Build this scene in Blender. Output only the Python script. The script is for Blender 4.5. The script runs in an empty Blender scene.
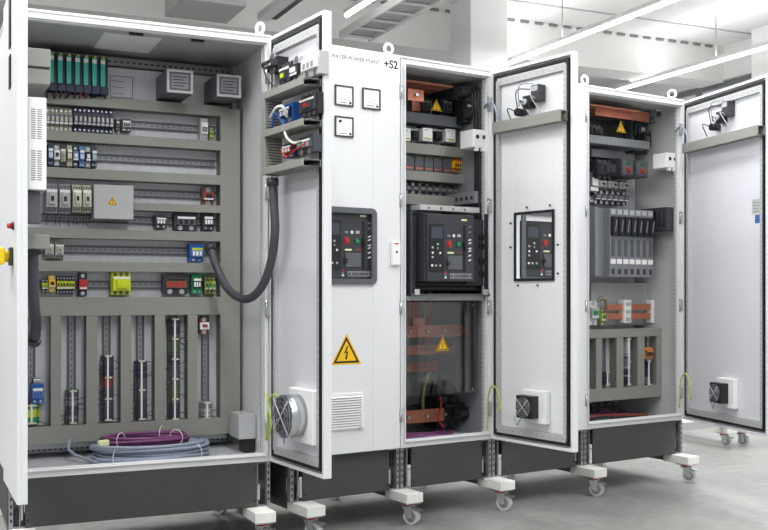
import bpy, bmesh, math, random
from mathutils import Vector, Matrix
random.seed(7)
S = bpy.context.scene
COL = S.collection
PI = math.pi
R = math.radians

# ------------------------------------------------------------------ camera
FPX, CX, HY = 1020.0, 384.0, 294.0            # focal length in px, centre, horizon row
YAW = R(24.8)
CAM = Vector((-1.539, -4.599, 1.165))
cd = bpy.data.cameras.new('camera'); co = bpy.data.objects.new('camera', cd); COL.objects.link(co)
cd.sensor_fit = 'HORIZONTAL'; cd.sensor_width = 36; cd.lens = 36*FPX/768
cd.shift_y = (HY-265)/768.0
cd.clip_end = 200
co.location = CAM; co.rotation_euler = (PI/2, 0, -YAW)
S.camera = co
CR = Vector((math.cos(YAW), -math.sin(YAW), 0)); CF = Vector((math.sin(YAW), math.cos(YAW), 0))

class Frame:
    """a place to measure in: origin, turn about z"""
    def __init__(s, x, y, z, a):
        s.o = Vector((x, y, z)); s.a = a
        s.u = Vector((math.cos(a), math.sin(a), 0)); s.v = Vector((-math.sin(a), math.cos(a), 0))
    def w(s, x, y, z): return s.o + s.u*x + s.v*y + Vector((0, 0, z))
    def pix(s, px, py, d):
        """where the sight line of a measured point meets this frame's plane y = d"""
        r = CF + CR*((px-CX)/FPX) + Vector((0, 0, -(py-HY)/FPX))
        t = ((s.o + s.v*d) - CAM).dot(s.v)/r.dot(s.v)
        p = CAM + r*t - s.o
        return p.dot(s.u), p.z
    def rect(s, x0, y0, x1, y1, d):
        ym, xm = (y0+y1)/2, (x0+x1)/2
        a = s.pix(x0, ym, d)[0]; b = s.pix(x1, ym, d)[0]
        c = s.pix(xm, y1, d)[1]; e = s.pix(xm, y0, d)[1]
        return a, b, c, e                     # x0 x1 z0 z1

# ------------------------------------------------------------------ materials
def lin(c):
    return tuple(((v/255)/12.92 if v/255 <= .04045 else ((v/255+.055)/1.055)**2.4) for v in c)+(1,)
MATS = {}
def mat(name, rgb, rough=.5, metal=0, noise=0, scale=20, stretch=None, bump=0, alpha=None, emit=0, coat=0, trans=0):
    m = bpy.data.materials.new(name); m.use_nodes = True
    nt = m.node_tree; b = nt.nodes['Principled BSDF']
    c = lin(rgb)
    b.inputs['Base Color'].default_value = c
    b.inputs['Roughness'].default_value = rough
    b.inputs['Metallic'].default_value = metal
    if coat: b.inputs['Coat Weight'].default_value = coat
    if trans: b.inputs['Transmission Weight'].default_value = trans
    if alpha is not None: b.inputs['Alpha'].default_value = alpha
    if emit:
        b.inputs['Emission Color'].default_value = c; b.inputs['Emission Strength'].default_value = emit
    if noise or bump:
        tc = nt.nodes.new('ShaderNodeTexCoord'); mp = nt.nodes.new('ShaderNodeMapping')
        nz = nt.nodes.new('ShaderNodeTexNoise'); nz.inputs['Scale'].default_value = scale
        nz.inputs['Detail'].default_value = 5
        if stretch: mp.inputs['Scale'].default_value = stretch
        nt.links.new(tc.outputs['Object'], mp.inputs['Vector']); nt.links.new(mp.outputs[0], nz.inputs['Vector'])
        if noise:
            rp = nt.nodes.new('ShaderNodeValToRGB')
            rp.color_ramp.elements[0].position = .3; rp.color_ramp.elements[1].position = .7
            rp.color_ramp.elements[0].color = tuple(v*(1-noise) for v in c[:3])+(1,)
            rp.color_ramp.elements[1].color = tuple(min(1, v*(1+noise)) for v in c[:3])+(1,)
            nt.links.new(nz.outputs[0], rp.inputs[0]); nt.links.new(rp.outputs[0], b.inputs['Base Color'])
        if bump:
            bp = nt.nodes.new('ShaderNodeBump'); bp.inputs['Strength'].default_value = bump
            nt.links.new(nz.outputs[0], bp.inputs['Height']); nt.links.new(bp.outputs[0], b.inputs['Normal'])
    MATS[name] = m
    return name
mat('white', (228, 229, 230), .42, noise=.02, scale=3)
mat('doorin', (219, 220, 225), .4, noise=.02, scale=3)
mat('wall_white', (236, 236, 235), .8, noise=.03, scale=1.2)
mat('ceil', (236, 235, 233), .85, noise=.04, scale=.9)
mat('zinc', (205, 207, 210), .42, .2, noise=.07, scale=6, stretch=(6, 6, .5))
mat('steel', (150, 152, 156), .4, .45, noise=.06, scale=30)
mat('darksteel', (92, 94, 97), .45, .5)
mat('duct', (143, 143, 136), .62)
mat('duct_shade', (80, 78, 74), .8)  # darker duct grey painting the shade behind the side fingers
mat('plinth', (67, 67, 66), .55, noise=.05, scale=40)
mat('black', (26, 27, 30), .45)
mat('rubber', (20, 20, 21), .7)
mat('charcoal', (56, 58, 63), .38)
mat('slate', (62, 66, 78), .45)
mat('dgrey', (88, 91, 96), .5)
mat('mgrey', (132, 135, 139), .5)
mat('lgrey', (182, 184, 183), .5)
mat('cream', (208, 205, 188), .55)
mat('beige', (178, 175, 155), .55)
mat('paper', (240, 240, 238), .6)
mat('teal', (52, 186, 170), .45)
mat('navy', (40, 44, 70), .5)
mat('blue', (35, 90, 170), .45)
mat('lblue', (100, 130, 175), .45)
mat('red', (185, 35, 38), .45)
mat('brick', (140, 60, 50), .55)
mat('orange', (224, 128, 40), .5)
mat('brown', (120, 84, 66), .55)
mat('yellow', (243, 208, 20), .42)
mat('lime', (205, 216, 30), .45)
mat('green', (30, 140, 85), .45)
mat('moss', (92, 104, 76), .5)
mat('dgreen', (24, 92, 62), .45)
mat('olive', (130, 140, 60), .5)
mat('pe', (186, 198, 96), .5, noise=.25, scale=60)
mat('purple', (122, 66, 112), .5)
mat('cablegrey', (150, 158, 176), .5)
mat('copper', (202, 128, 104), .36, .45, noise=.14, scale=14)
mat('warn', (246, 194, 0), .4)
mat('hose', (72, 74, 80), .45, .1)
mat('wheel', (198, 198, 196), .45)
mat('chrome', (200, 203, 206), .25, .85)
mat('block', (236, 234, 229), .6, noise=.03, scale=30)
mat('tube', (255, 252, 246), .5, emit=9)
mat('led', (235, 240, 190), .5)
def glassmat():
    m = bpy.data.materials.new('clear_cover'); m.use_nodes = True; nt = m.node_tree
    for n in list(nt.nodes): nt.nodes.remove(n)
    o = nt.nodes.new('ShaderNodeOutputMaterial'); mx = nt.nodes.new('ShaderNodeMixShader')
    t = nt.nodes.new('ShaderNodeBsdfTransparent'); g = nt.nodes.new('ShaderNodeBsdfGlossy')
    t.inputs[0].default_value = (.94, .94, .95, 1); g.inputs['Roughness'].default_value = .06
    fr = nt.nodes.new('ShaderNodeFresnel'); fr.inputs[0].default_value = 1.5
    nt.links.new(fr.outputs[0], mx.inputs[0]); nt.links.new(t.outputs[0], mx.inputs[1]); nt.links.new(g.outputs[0], mx.inputs[2])
    nt.links.new(mx.outputs[0], o.inputs[0]); MATS['clear'] = m
glassmat()
def floormat():
    m = bpy.data.materials.new('concrete_floor'); m.use_nodes = True; nt = m.node_tree
    b = nt.nodes['Principled BSDF']; tc = nt.nodes.new('ShaderNodeTexCoord')
    n1 = nt.nodes.new('ShaderNodeTexNoise'); n1.inputs['Scale'].default_value = 1.3; n1.inputs['Detail'].default_value = 8; n1.inputs['Roughness'].default_value = .6
    n2 = nt.nodes.new('ShaderNodeTexNoise'); n2.inputs['Scale'].default_value = 14; n2.inputs['Detail'].default_value = 6
    rp = nt.nodes.new('ShaderNodeValToRGB'); rp.color_ramp.elements[0].position = .35; rp.color_ramp.elements[1].position = .68
    rp.color_ramp.elements[0].color = lin((118, 118, 114)); rp.color_ramp.elements[1].color = lin((152, 152, 148))
    mx = nt.nodes.new('ShaderNodeMath'); mx.operation = 'MULTIPLY_ADD'; mx.inputs[1].default_value = .35
    nt.links.new(tc.outputs['Object'], n1.inputs[0]); nt.links.new(tc.outputs['Object'], n2.inputs[0])
    ml = nt.nodes.new('ShaderNodeMath'); ml.operation = 'MULTIPLY'; ml.inputs[1].default_value = .65
    nt.links.new(n1.outputs[0], ml.inputs[0]); nt.links.new(n2.outputs[0], mx.inputs[0]); nt.links.new(ml.outputs[0], mx.inputs[2])
    nt.links.new(mx.outputs[0], rp.inputs[0]); nt.links.new(rp.outputs[0], b.inputs['Base Color'])
    b.inputs['Roughness'].default_value = .42
    MATS['floor'] = m
floormat()

# ------------------------------------------------------------------ mesh builder
class MB:
    def __init__(s): s.bm = bmesh.new(); s.mats = []
    def mi(s, m):
        if m not in s.mats: s.mats.append(m)
        return s.mats.index(m)
    def box(s, x0, x1, y0, y1, z0, z1, m, bev=0):
        if x0 > x1: x0, x1 = x1, x0
        if y0 > y1: y0, y1 = y1, y0
        if z0 > z1: z0, z1 = z1, z0
        v = [s.bm.verts.new(p) for p in ((x0,y0,z0),(x1,y0,z0),(x1,y1,z0),(x0,y1,z0),(x0,y0,z1),(x1,y0,z1),(x1,y1,z1),(x0,y1,z1))]
        i = s.mi(m); fs = []
        for q in ((0,3,2,1),(4,5,6,7),(0,1,5,4),(1,2,6,5),(2,3,7,6),(3,0,4,7)):
            f = s.bm.faces.new([v[k] for k in q]); f.material_index = i; fs.append(f)
        if bev:
            es = {e for f in fs for e in f.edges}
            r = bmesh.ops.bevel(s.bm, geom=list(es), offset=bev, segments=2, affect='EDGES', profile=.5)
            for f in r['faces']: f.material_index = i
        return s
    def poly(s, pts, d, m, holes=None):
        """prism: outline pts (3-D), swept by vector d"""
        i = s.mi(m); d = Vector(d)
        a = [s.bm.verts.new(p) for p in pts]; b = [s.bm.verts.new(Vector(p)+d) for p in pts]
        s.bm.faces.new(a).material_index = i; s.bm.faces.new(b[::-1]).material_index = i
        n = len(pts)
        for k in range(n):
            s.bm.faces.new((a[k], b[k], b[(k+1) % n], a[(k+1) % n])).material_index = i
        return s
    def cyl(s, p, q, r, m, n=16, r2=None):
        p, q = Vector(p), Vector(q); i = s.mi(m); ax = (q-p).normalized()
        t = Vector((0, 0, 1)) if abs(ax.z) < .9 else Vector((1, 0, 0))
        e1 = ax.cross(t).normalized(); e2 = ax.cross(e1); r2 = r if r2 is None else r2
        A = [s.bm.verts.new(p+(e1*math.cos(2*PI*k/n)+e2*math.sin(2*PI*k/n))*r) for k in range(n)]
        B = [s.bm.verts.new(q+(e1*math.cos(2*PI*k/n)+e2*math.sin(2*PI*k/n))*r2) for k in range(n)]
        for k in range(n):
            f = s.bm.faces.new((A[k], A[(k+1) % n], B[(k+1) % n], B[k])); f.material_index = i; f.smooth = True
        s.bm.faces.new(A[::-1]).material_index = i; s.bm.faces.new(B).material_index = i
        return s
    def ring(s, c, ax, R0, r, m, n=24, k=8, a0=0, a1=2*PI):
        c = Vector(c); ax = Vector(ax).normalized()
        t = Vector((0, 0, 1)) if abs(ax.z) < .9 else Vector((1, 0, 0))
        e1 = ax.cross(t).normalized(); e2 = ax.cross(e1)
        full = abs(a1-a0-2*PI) < 1e-4
        pts = [c+(e1*math.cos(a0+(a1-a0)*j/n)+e2*math.sin(a0+(a1-a0)*j/n))*R0 for j in range(n if full else n+1)]
        return s.tube(pts, r, m, k, closed=full)
    def tube(s, pts, r, m, k=8, closed=False, ridge=None):
        i = s.mi(m); pts = [Vector(p) for p in pts]; n = len(pts); rows = []
        prev = None
        for j in range(n):
            if closed: tg = pts[(j+1) % n]-pts[j-1]
            else: tg = pts[min(j+1, n-1)]-pts[max(j-1, 0)]
            tg.normalize()
            if prev is None:
                t = Vector((0, 0, 1)) if abs(tg.z) < .9 else Vector((1, 0, 0)); e1 = tg.cross(t).normalized()
            else: e1 = (prev-tg*prev.dot(tg)).normalized()
            prev = e1; e2 = tg.cross(e1)
            rr = r*(ridge if ridge and j % 2 else 1)
            rows.append([s.bm.verts.new(pts[j]+(e1*math.cos(2*PI*q/k)+e2*math.sin(2*PI*q/k))*rr) for q in range(k)])
        for j in range(n if closed else n-1):
            a, b = rows[j], rows[(j+1) % n]
            for q in range(k):
                f = s.bm.faces.new((a[q], a[(q+1) % k], b[(q+1) % k], b[q])); f.material_index = i; f.smooth = True
        if not closed:
            s.bm.faces.new(rows[0][::-1]).material_index = i; s.bm.faces.new(rows[-1]).material_index = i
        return s
    def frame(s, x0, x1, z0, z1, t, y0, y1, m):
        """rectangular ring of width t in the xz plane"""
        s.box(x0, x1, y0, y1, z0, z0+t, m); s.box(x0, x1, y0, y1, z1-t, z1, m)
        s.box(x0, x0+t, y0, y1, z0+t, z1-t, m); s.box(x1-t, x1, y0, y1, z0+t, z1-t, m)
        return s
    def build(s, name, parent=None, loc=(0, 0, 0), rz=0, bev=0):
        me = bpy.data.meshes.new(name)
        bmesh.ops.recalc_face_normals(s.bm, faces=s.bm.faces)
        s.bm.to_mesh(me); s.bm.free()
        for m in s.mats: me.materials.append(MATS[m])
        o = bpy.data.objects.new(name, me); COL.objects.link(o); o.parent = parent
        o.location = loc; o.rotation_euler = (0, 0, rz)
        if bev:
            b = o.modifiers.new('bevel', 'BEVEL'); b.width = bev; b.segments = 2; b.limit_method = 'ANGLE'
        return o

def smooth(pts, n=8):
    pts = [Vector(p) for p in pts]; out = []
    P = [pts[0]*2-pts[1]]+pts+[pts[-1]*2-pts[-2]]
    for i in range(1, len(P)-2):
        a, b, c, d = P[i-1:i+3]
        for k in range(n):
            t = k/n
            out.append(.5*((2*b)+(c-a)*t+(2*a-5*b+4*c-d)*t*t+(3*b-a-3*c+d)*t**3))
    out.append(pts[-1]); return out

def tag(o, label=None, cat=None, group=None, kind=None):
    if label: o['label'] = label
    if cat: o['category'] = cat
    if group: o['group'] = group
    if kind: o['kind'] = kind
    return o
def thing(name, label, cat, F, p=(0, 0, 0), group=None):
    o = bpy.data.objects.new(name, None); COL.objects.link(o); o.empty_display_size = .05
    o.location = F.w(*p); o.rotation_euler = (0, 0, F.a)
    return tag(o, label, cat, group)
def single(mb, name, label, cat, F, p=(0, 0, 0), group=None, bev=0):
    o = mb.build(name, None, F.w(*p), F.a, bev); return tag(o, label, cat, group)
def copy_tree(o, parent=None):
    c = o.copy(); COL.objects.link(c); c.parent = parent
    for ch in list(o.children): copy_tree(ch, c)
    return c
ORD = ['leftmost', 'second', 'third', 'fourth', 'fifth', 'sixth', 'seventh', 'eighth', 'ninth', 'tenth', 'eleventh', 'twelfth', 'thirteenth', 'fourteenth', 'fifteenth', 'sixteenth', 'seventeenth', 'eighteenth']
def nth(i, n):
    if i == 0: return 'leftmost'
    if i == n-1: return 'rightmost'
    return ORD[i]+' from left'
def text_mesh(name, body, size, m, parent, loc, rot, label=None, ext=.0004, wide=1, align='CENTER'):
    cu = bpy.data.curves.new(name, 'FONT'); cu.body = body; cu.size = size; cu.extrude = ext
    cu.offset = .0012 if body == '+S2' else 0; cu.align_x = align; cu.align_y = 'CENTER'
    t = bpy.data.objects.new('tmp', cu); COL.objects.link(t)
    dg = bpy.context.evaluated_depsgraph_get(); me = bpy.data.meshes.new_from_object(t.evaluated_get(dg))
    bpy.data.objects.remove(t); me.materials.clear(); me.materials.append(MATS[m])
    o = bpy.data.objects.new(name, me); COL.objects.link(o); o.parent = parent; o.location = loc; o.rotation_euler = rot
    o.scale = (wide, 1, 1)
    if label: o['label'] = label
    return o

# ------------------------------------------------------------------ frames of reference
ZB = .375                                     # underside of the enclosures
H = 2.0
F1 = Frame(-1.173, 0, ZB, 0)
AR = R(8.7)
def FR(s): return Frame(s*math.cos(AR), s*math.sin(AR), ZB, AR)
SEC = [.10, .74, 1.3485, 2.041, 2.90]
F2, F3, F4, F5 = FR(SEC[0]), FR(SEC[1]), FR(SEC[2]), FR(SEC[3])
W1, W2, W3, W4, W5 = 1.173, SEC[1]-SEC[0], SEC[2]-SEC[1], SEC[3]-SEC[2], SEC[4]-SEC[3]
D = .6

# ------------------------------------------------------------------ room
def struct(mb, name, loc=(0, 0, 0)):
    o = mb.build(name, None, loc); o['kind'] = 'structure'; return o
CZ = 4.07; XR = 7.1; YB = 15.0
struct(MB().box(-12, XR, -9, YB, -.1, 0, 'floor'), 'floor')
mb = MB().box(-12, XR, -9, YB, CZ, CZ+.1, 'ceil')
y = -6.0
while y < YB:                                 # shallow ribs of the deck, running across
    mb.box(-12, XR, y, y+.02, CZ-.012, CZ, 'lgrey'); y += 1.25
struct(mb, 'ceiling')
struct(MB().box(-12, XR, YB, YB+.2, 0, CZ, 'wall_white'), 'wall_back')
# right wall with a band of high windows
mb = MB()
WZ0, WZ1 = 1.9, 3.68
wins = [(-6.5, -3.7), (-3.0, -.2), (.6, 3.4), (4.1, 7.1), (7.9, 10.9), (11.6, 14.4)]
mb.box(XR, XR+.25, -9, YB, 0, WZ0, 'wall_white'); mb.box(XR, XR+.25, -9, YB, WZ1, CZ, 'wall_white')
e = -9
for a, b in wins: mb.box(XR, XR+.25, e, a, WZ0, WZ1, 'wall_white'); e = b
mb.box(XR, XR+.25, e, YB, WZ0, WZ1, 'wall_white')
struct(mb, 'wall_right')
mat('winglass', (240, 245, 250), .05, alpha=.25)
for i, (a, b) in enumerate(wins):
    mb = MB()
    def fr(y0, y1, z0, z1): mb.box(XR+.06, XR+.12, y0, y1, z0, z1, 'mgrey')
    fr(a, b, WZ0, WZ0+.06); fr(a, b, WZ1-.06, WZ1)
    for k in range(4): yy = a+(b-a-.05)*k/3; fr(yy, yy+.05, WZ0+.06, WZ1-.06)
    mb.box(XR+.085, XR+.095, a+.05, b-.05, WZ0+.06, WZ1-.06, 'winglass')
    struct(mb, 'window_%d' % (i+1))
# pilasters of the right wall
for i, yy in enumerate((-3.65, .3, 3.5, 7.15, 11.0)):
    mb = MB().box(XR-.28, XR, yy, yy+.38, 0, CZ, 'wall_white', .01); mb.box(XR-.3, XR, yy-.02, yy+.4, 0, .12, 'mgrey')
    struct(mb, 'trim_%d' % (i+1))
# cross beams under the ceiling
for i, yy in enumerate((-2.6, 4.6, 11.2)):
    mb = MB().box(-12, XR, yy, yy+.38, CZ-.42, CZ, 'ceil'); x = -11.9
    while x < XR-.2:                           # fixing shoes along the upper edge
        mb.box(x, x+.10, yy-.02, yy, CZ-.03, CZ-.004, 'mgrey'); x += .18
    struct(mb, 'trim_%d' % (i+6))
# concrete columns
def column(x, yy, label):
    mb = MB().box(-.21, .21, -.21, .21, 0, CZ-.0, 'wall_white', .012)
    mb.box(-.215, .215, -.215, .215, 0, .15, 'mgrey')
    o = mb.build('trim_%d' % (9+column.n), None, (x, yy, 0)); column.n += 1; o['kind'] = 'structure'; o['label'] = label
column.n = 0
column(3.56, 4.2, 'square white concrete column behind the middle cabinets')
column(-5.2, 4.3, 'square white concrete column behind the left cabinet')

# ceiling lights: long trunking runs along y
LZ = 3.60
def light_run(x, y0, y1, label):
    FL = Frame(x, 0, 0, 0)
    t = thing('ceiling_light', label, 'ceiling light', FL, (0, (y0+y1)/2, LZ), 'strip lights in rows under the ceiling')
    L = (y1-y0)/2
    MB().box(-.022, .022, -L, L, .0, .04, 'white').build('housing', t)
    MB().cyl((0, -L+.02, -.018), (0, L-.02, -.018), .017, 'tube', 12).build('light_tube', t)
    yy = -L+.4
    while yy < L: MB().cyl((0, yy, .05), (0, yy, CZ-LZ), .005, 'mgrey', 6).build('hanger', t); yy += 2.4
    n = max(1, int((y1-y0)/3)); seg = (y1-y0)/n
    for k in range(n):
        ld = bpy.data.lights.new('lamp', 'AREA'); ld.shape = 'RECTANGLE'; ld.size = .05; ld.size_y = seg*.95
        ld.energy = 75*seg/3; ld.color = (.97, .985, 1)
        lo = bpy.data.objects.new('lamp', ld); COL.objects.link(lo); lo.parent = t
        lo.location = (0, -L+seg*(k+.5), -.04)
        up_fill = bpy.data.lights.new('lamp', 'AREA'); up_fill.shape = 'RECTANGLE'; up_fill.size = .05; up_fill.size_y = seg*.95  # added upward fill lamp to brighten the ceiling and the interiors
        up_fill.energy = 11*seg/3; up_fill.color = (.97, .985, 1)
        lo = bpy.data.objects.new('lamp', up_fill); COL.objects.link(lo); lo.parent = t
        lo.location = (0, -L+seg*(k+.5), .046); lo.rotation_euler = (PI, 0, 0)
CXw = CAM.x
light_run(CXw+7.6, -4, 5.7, 'thin glowing strip light nearest the windows, right of the ceiling')
light_run(CXw+5.68, -4, 5.2, 'thin glowing strip light crossing the ceiling beside the white column')
light_run(CXw+3.42, -3, 3.6, 'glowing strip light beside the ladder-shaped cable tray')
light_run(CXw+1.1, -5, 3.4, 'glowing strip light above the middle of the left cabinet')
light_run(CXw-.9, -5, 3.5, 'glowing strip light at the far left of the ceiling')
light_run(CXw-3.4, -6, 3, 'strip light out to the left beyond the open left door')
# cable tray and trunking under the ceiling
def tray(x, y0, y1, z, w, label):
    FL = Frame(x, 0, 0, 0); t = thing('cable_tray', label, 'cable tray', FL, (0, (y0+y1)/2, z)); L = (y1-y0)/2
    for sg in (-1, 1): MB().box(sg*w/2-.012, sg*w/2+.012, -L, L, 0, .07, 'white').build('side_rail', t)
    MB().box(-w/2+.012, w/2-.012, -L, L, .03, .034, 'lgrey').build('cable_layer', t)
    yy = -L+.1
    while yy < L: MB().box(-w/2+.012, w/2-.012, yy, yy+.03, .004, .02, 'white').build('rung', t); yy += .3
    yy = -L+.5
    while yy < L: MB().cyl((w/2, yy, .05), (w/2, yy, CZ-z), .006, 'mgrey', 6).build('hanger', t); yy += 2.5
tray(CXw+3.85, -3, 4.4, 3.6, .30, 'white ladder-shaped cable tray under the ceiling left of the white column')
FL = Frame(CXw+2.83, 0, 0, 0)
t = thing('cable_trunking', 'narrow white trunking under the ceiling above corner of the left cabinet', 'cable trunking', FL, (0, .5, 3.6))
MB().box(-.05, .05, -3.5, 3.6, 0, .06, 'white').build('channel', t); MB().box(.05, .13, -3.5, 3.6, .02, .08, 'dgrey').build('dark_side', t)  # white channel with a dark grey strip along one side
for k in range(3): MB().cyl((0, -3+2.6*k, .06), (0, -3+2.6*k, CZ-3.6), .006, 'mgrey', 6).build('hanger', t)

# ------------------------------------------------------------------ enclosures
def perforated(mb, x0, x1, y, z0, z1, m, vertical, step=.025, hole=.012, out=-1, th=.002):
    """flat punched strip; holes are dark pressed-in slots"""
    mb.box(x0, x1, y, y+th, z0, z1, m)
    yo = y if out < 0 else y+th
    if vertical:
        c = (x0+x1)/2; z = z0+step
        while z < z1-step/2:
            mb.box(c-.004, c+.004, yo+out*.0006, yo, z-hole/2, z+hole/2, 'black'); z += step
    else:
        c = (z0+z1)/2; x = min(x0, x1)+step
        while x < max(x0, x1)-step/2:
            mb.box(x-hole/2, x+hole/2, yo+out*.0006, yo, c-.004, c+.004, 'black'); x += step
    return mb

def enclosure(F, W, label, plate_y=.5, inner='lgrey', side=None):
    t = thing('switchgear_cabinet', label, 'electrical cabinet', F, (0, 0, 0))
    fb = .032; mb = MB()
    # front frame: posts and rails with a recessed sealing lip
    for x0, x1 in ((.002, fb), (W-fb, W-.002)): mb.box(x0, x1, .0, .03, 0, H, 'white')
    mb.box(fb, W-fb, .0, .03, 0, .04, 'white'); mb.box(fb, W-fb, .0, .03, H-.035, H, 'white')
    mb.frame(fb-.012, W-fb+.012, .028, H-.023, .006, -.012, .0, 'white')
    # rear posts
    for x0, x1 in ((.002, fb), (W-fb, W-.002)): mb.box(x0, x1, D-.05, D-.005, 0, H, 'lgrey')
    # roof trims
    mb.box(.002, W-.002, -.006, D, H, H+.012, 'white')
    mb.build('frame', t, bev=.002)
    MB().box(.004, W-.004, .03, D-.005, H-.025, H-.0005, inner).build('roof', t)
    MB().box(.004, W-.004, .03, D-.005, 0.001, .012, 'zinc').build('base_plate', t)
    MB().box(.003, W-.003, D-.004, D, 0, H, inner).build('rear_panel', t)
    for x0, x1, sgn in ((.003, .008, 1), (W-.008, W-.003, -1)):
        MB().box(x0, x1, .03, D-.005, .012, H-.026, side or inner).build('side_panel', t)
    # punched inner rails: front, rear depth rails
    perforated(MB(), fb, W-fb, D-.08, .03, .055, 'steel', False).build('punched_rail', t)
    perforated(MB(), fb, W-fb, D-.08, H-.085, H-.045, 'steel', False, .03, .014).build('punched_rail', t)
    for x in (W-fb-.002, fb+.002):
        mb = MB()
        mb.box(x-.006, x+.006, .032, .045, .03, H-.04, 'lgrey')
        z = .06
        while z < H-.06: mb.box(x-.0066, x+.0066, .035, .040, z, z+.010, 'dgrey'); z += .025
        mb.build('post_rail', t)
    return t

def plinth(F, W, parent, left=True, right=True, lw=.07):
    """dark base under a cabinet with punched corner pieces"""
    zt, zb = -.002, -.21
    MB().box(lw, W-lw, .002, .012, zb, zt, 'plinth').build('plinth_panel', parent, bev=.002)
    MB().box(lw, W-lw, D-.014, D-.004, zb, zt, 'plinth').build('plinth_panel', parent)
    for x in (.004, W-.012): MB().box(x, x+.008, .06, D-.06, zb, zt, 'plinth').build('plinth_panel', parent)
    for x0 in (.004, W-lw+.001):
        for yy, sg in ((.008, 1), (D-.01, -1)):
            mb = MB()
            w = lw-.005
            mb.box(x0, x0+w, yy+sg*.03, yy+sg*.034, zb, zt, 'darksteel')
            mb.box(x0, x0+w, yy, yy+sg*.034, zb, zb+.004, 'steel'); mb.box(x0, x0+w, yy, yy+sg*.034, zt-.004, zt, 'steel')
            xs = x0+w-.024 if x0 < .1 else x0
            xm = x0 if x0 < .1 else x0+w-.018
            mb.box(xm+.002, xm+.018, yy+.0*sg, yy+sg*.03, zb+.004, zt-.004, 'steel')
            for k in range(6):
                z = zb+.025+k*.031; mb.box(xm+.006, xm+.014, yy-sg*.0007, yy, z, z+.014, 'black')
            mb.box(xs+.002, xs+.006, yy+sg*.005, yy+sg*.03, zb+.004, zt-.004, 'steel')
            for z0, z1 in ((zb+.01, zb+.075), (zt-.09, zt-.02)):
                mb.box(x0+.024, x0+w-.024, yy+sg*.018, yy+sg*.03, z0, z1, 'black')
            mb.box(xs+.008, xs+.018, yy+sg*.01, yy+sg*.03, zb+.03, zb+.1, 'lgrey')
            mb.build('plinth_corner', parent)
    for k, x in enumerate((lw+.012, W-lw-.012)):
        mb = MB()
        for z in (zb+.03, zt-.03): mb.cyl((x, .002, z), (x, -.002, z), .005, 'black', 10)
        mb.build('bolt', parent)

def door(parent, F, FD, W, side, label, cut=None, mat_='doorin'):
    """hinged door in its own frame FD (x from hinge to free edge); side=-1: inner face at -y"""
    rel = FD.o-F.o
    c, s_ = math.cos(-F.a), math.sin(-F.a)
    loc = (rel.x*c-rel.y*s_, rel.x*s_+rel.y*c, rel.z); rz = FD.a-F.a
    g = -side
    mb = MB(); z0, z1 = .004, H-.004
    if cut is None: mb.box(0, W, 0, g*.018, z0, z1, 'white')
    else:
        a, b, c0, d0 = cut
        mb.box(0, a, 0, g*.018, z0, z1, 'white'); mb.box(b, W, 0, g*.018, z0, z1, 'white')
        mb.box(a, b, 0, g*.018, z0, c0, 'white'); mb.box(a, b, 0, g*.018, d0, z1, 'white')
    # turned-in rim
    mb.frame(0, W, z0, z1, .016, side*.02, 0, 'white')
    # raised inner field
    if cut is None: mb.box(.05, W-.05, side*.003, 0, z0+.055, z1-.055, mat_)
    o = mb.build('door', parent, loc, rz, bev=.0015); o['label'] = label
    MB().frame(.028, W-.028, z0+.028, z1-.028, .014, side*.022, side*.0005, 'rubber').build('gasket', o)
    for x0 in (.044, W-.064):
        mb = MB()
        mb.box(x0, x0+.022, side*.022, side*.003, z0+.06, z1-.06, 'lgrey'); z = z0+.085; c = x0+.011
        while z < z1-.07: mb.box(c-.004, c+.004, side*.0226, side*.022, z, z+.005, 'mgrey'); z += .03 if x0 > .1 else .05
        mb.build('stiffener', o)
    for zz in (z0+.042, z1-.085):
        mb = MB()
        mb.box(.05, W-.05, side*.02, side*.004, zz, zz+.038, 'lgrey'); x = .08
        while x < W-.07: mb.box(x, x+.008, side*.0206, side*.02, zz+.015, zz+.020, 'mgrey'); x += .045
        mb.build('cross_rail', o)
    for z in (.17, .72, 1.27, 1.82):
        mb = MB(); mb.box(-.012, .012, side*.03, side*.002, z-.035, z+.035, 'lgrey'); mb.cyl((-.004, side*.033, z-.04), (-.004, side*.033, z+.04), .006, 'chrome', 10)
        mb.build('hinge', o)
    # grounding strap tab at the hinge edge
    return o

E1 = enclosure(F1, W1, 'large double-door cabinet at left, grey ducts and rails inside', side='white')
E2 = enclosure(F2, W2, 'white cabinet with closed door marked +S2')
E3 = enclosure(F3, W3, 'open cabinet with big black circuit breaker and copper bars', inner='lgrey', side='mgrey')
E4 = enclosure(F4, W4, 'closed cabinet mostly hidden behind the open middle door')
E5 = enclosure(F5, W5, 'rightmost open cabinet with row of fuse switches')
for E, F, W in ((E1, F1, W1), (E2, F2, W2), (E3, F3, W3), (E4, F4, W4), (E5, F5, W5)): plinth(F, W, E)

# doors
FD1R = Frame(0.004, -.012, ZB, R(-83.8))
FD1L = Frame(-1.173, -.012, ZB, R(-89.6))
FD3 = Frame(F4.o.x+.01*math.sin(AR)-.004, F4.o.y-.012, ZB, R(-78.7))
P5 = F5.w(W5, -.012, 0)
FD5 = Frame(P5.x, P5.y, ZB, R(-99.4))
o = door(E1, F1, FD1R, .553, -1, 'open right door carrying grey ducts and a fan')
o = door(E1, F1, FD1L, .57, 1, 'open left door seen almost edge on')
WIN3 = FD3.rect(515, 211, 555, 281, 0)
DO3 = door(E3, F3, FD3, .605, -1, 'open door with breaker cut-out and small fan', cut=(WIN3[0]+.012, WIN3[1]-.012, WIN3[2]+.012, WIN3[3]-.012))
door(E5, F5, FD5, .85, -1, 'open door with fan and blue sticker')

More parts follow.
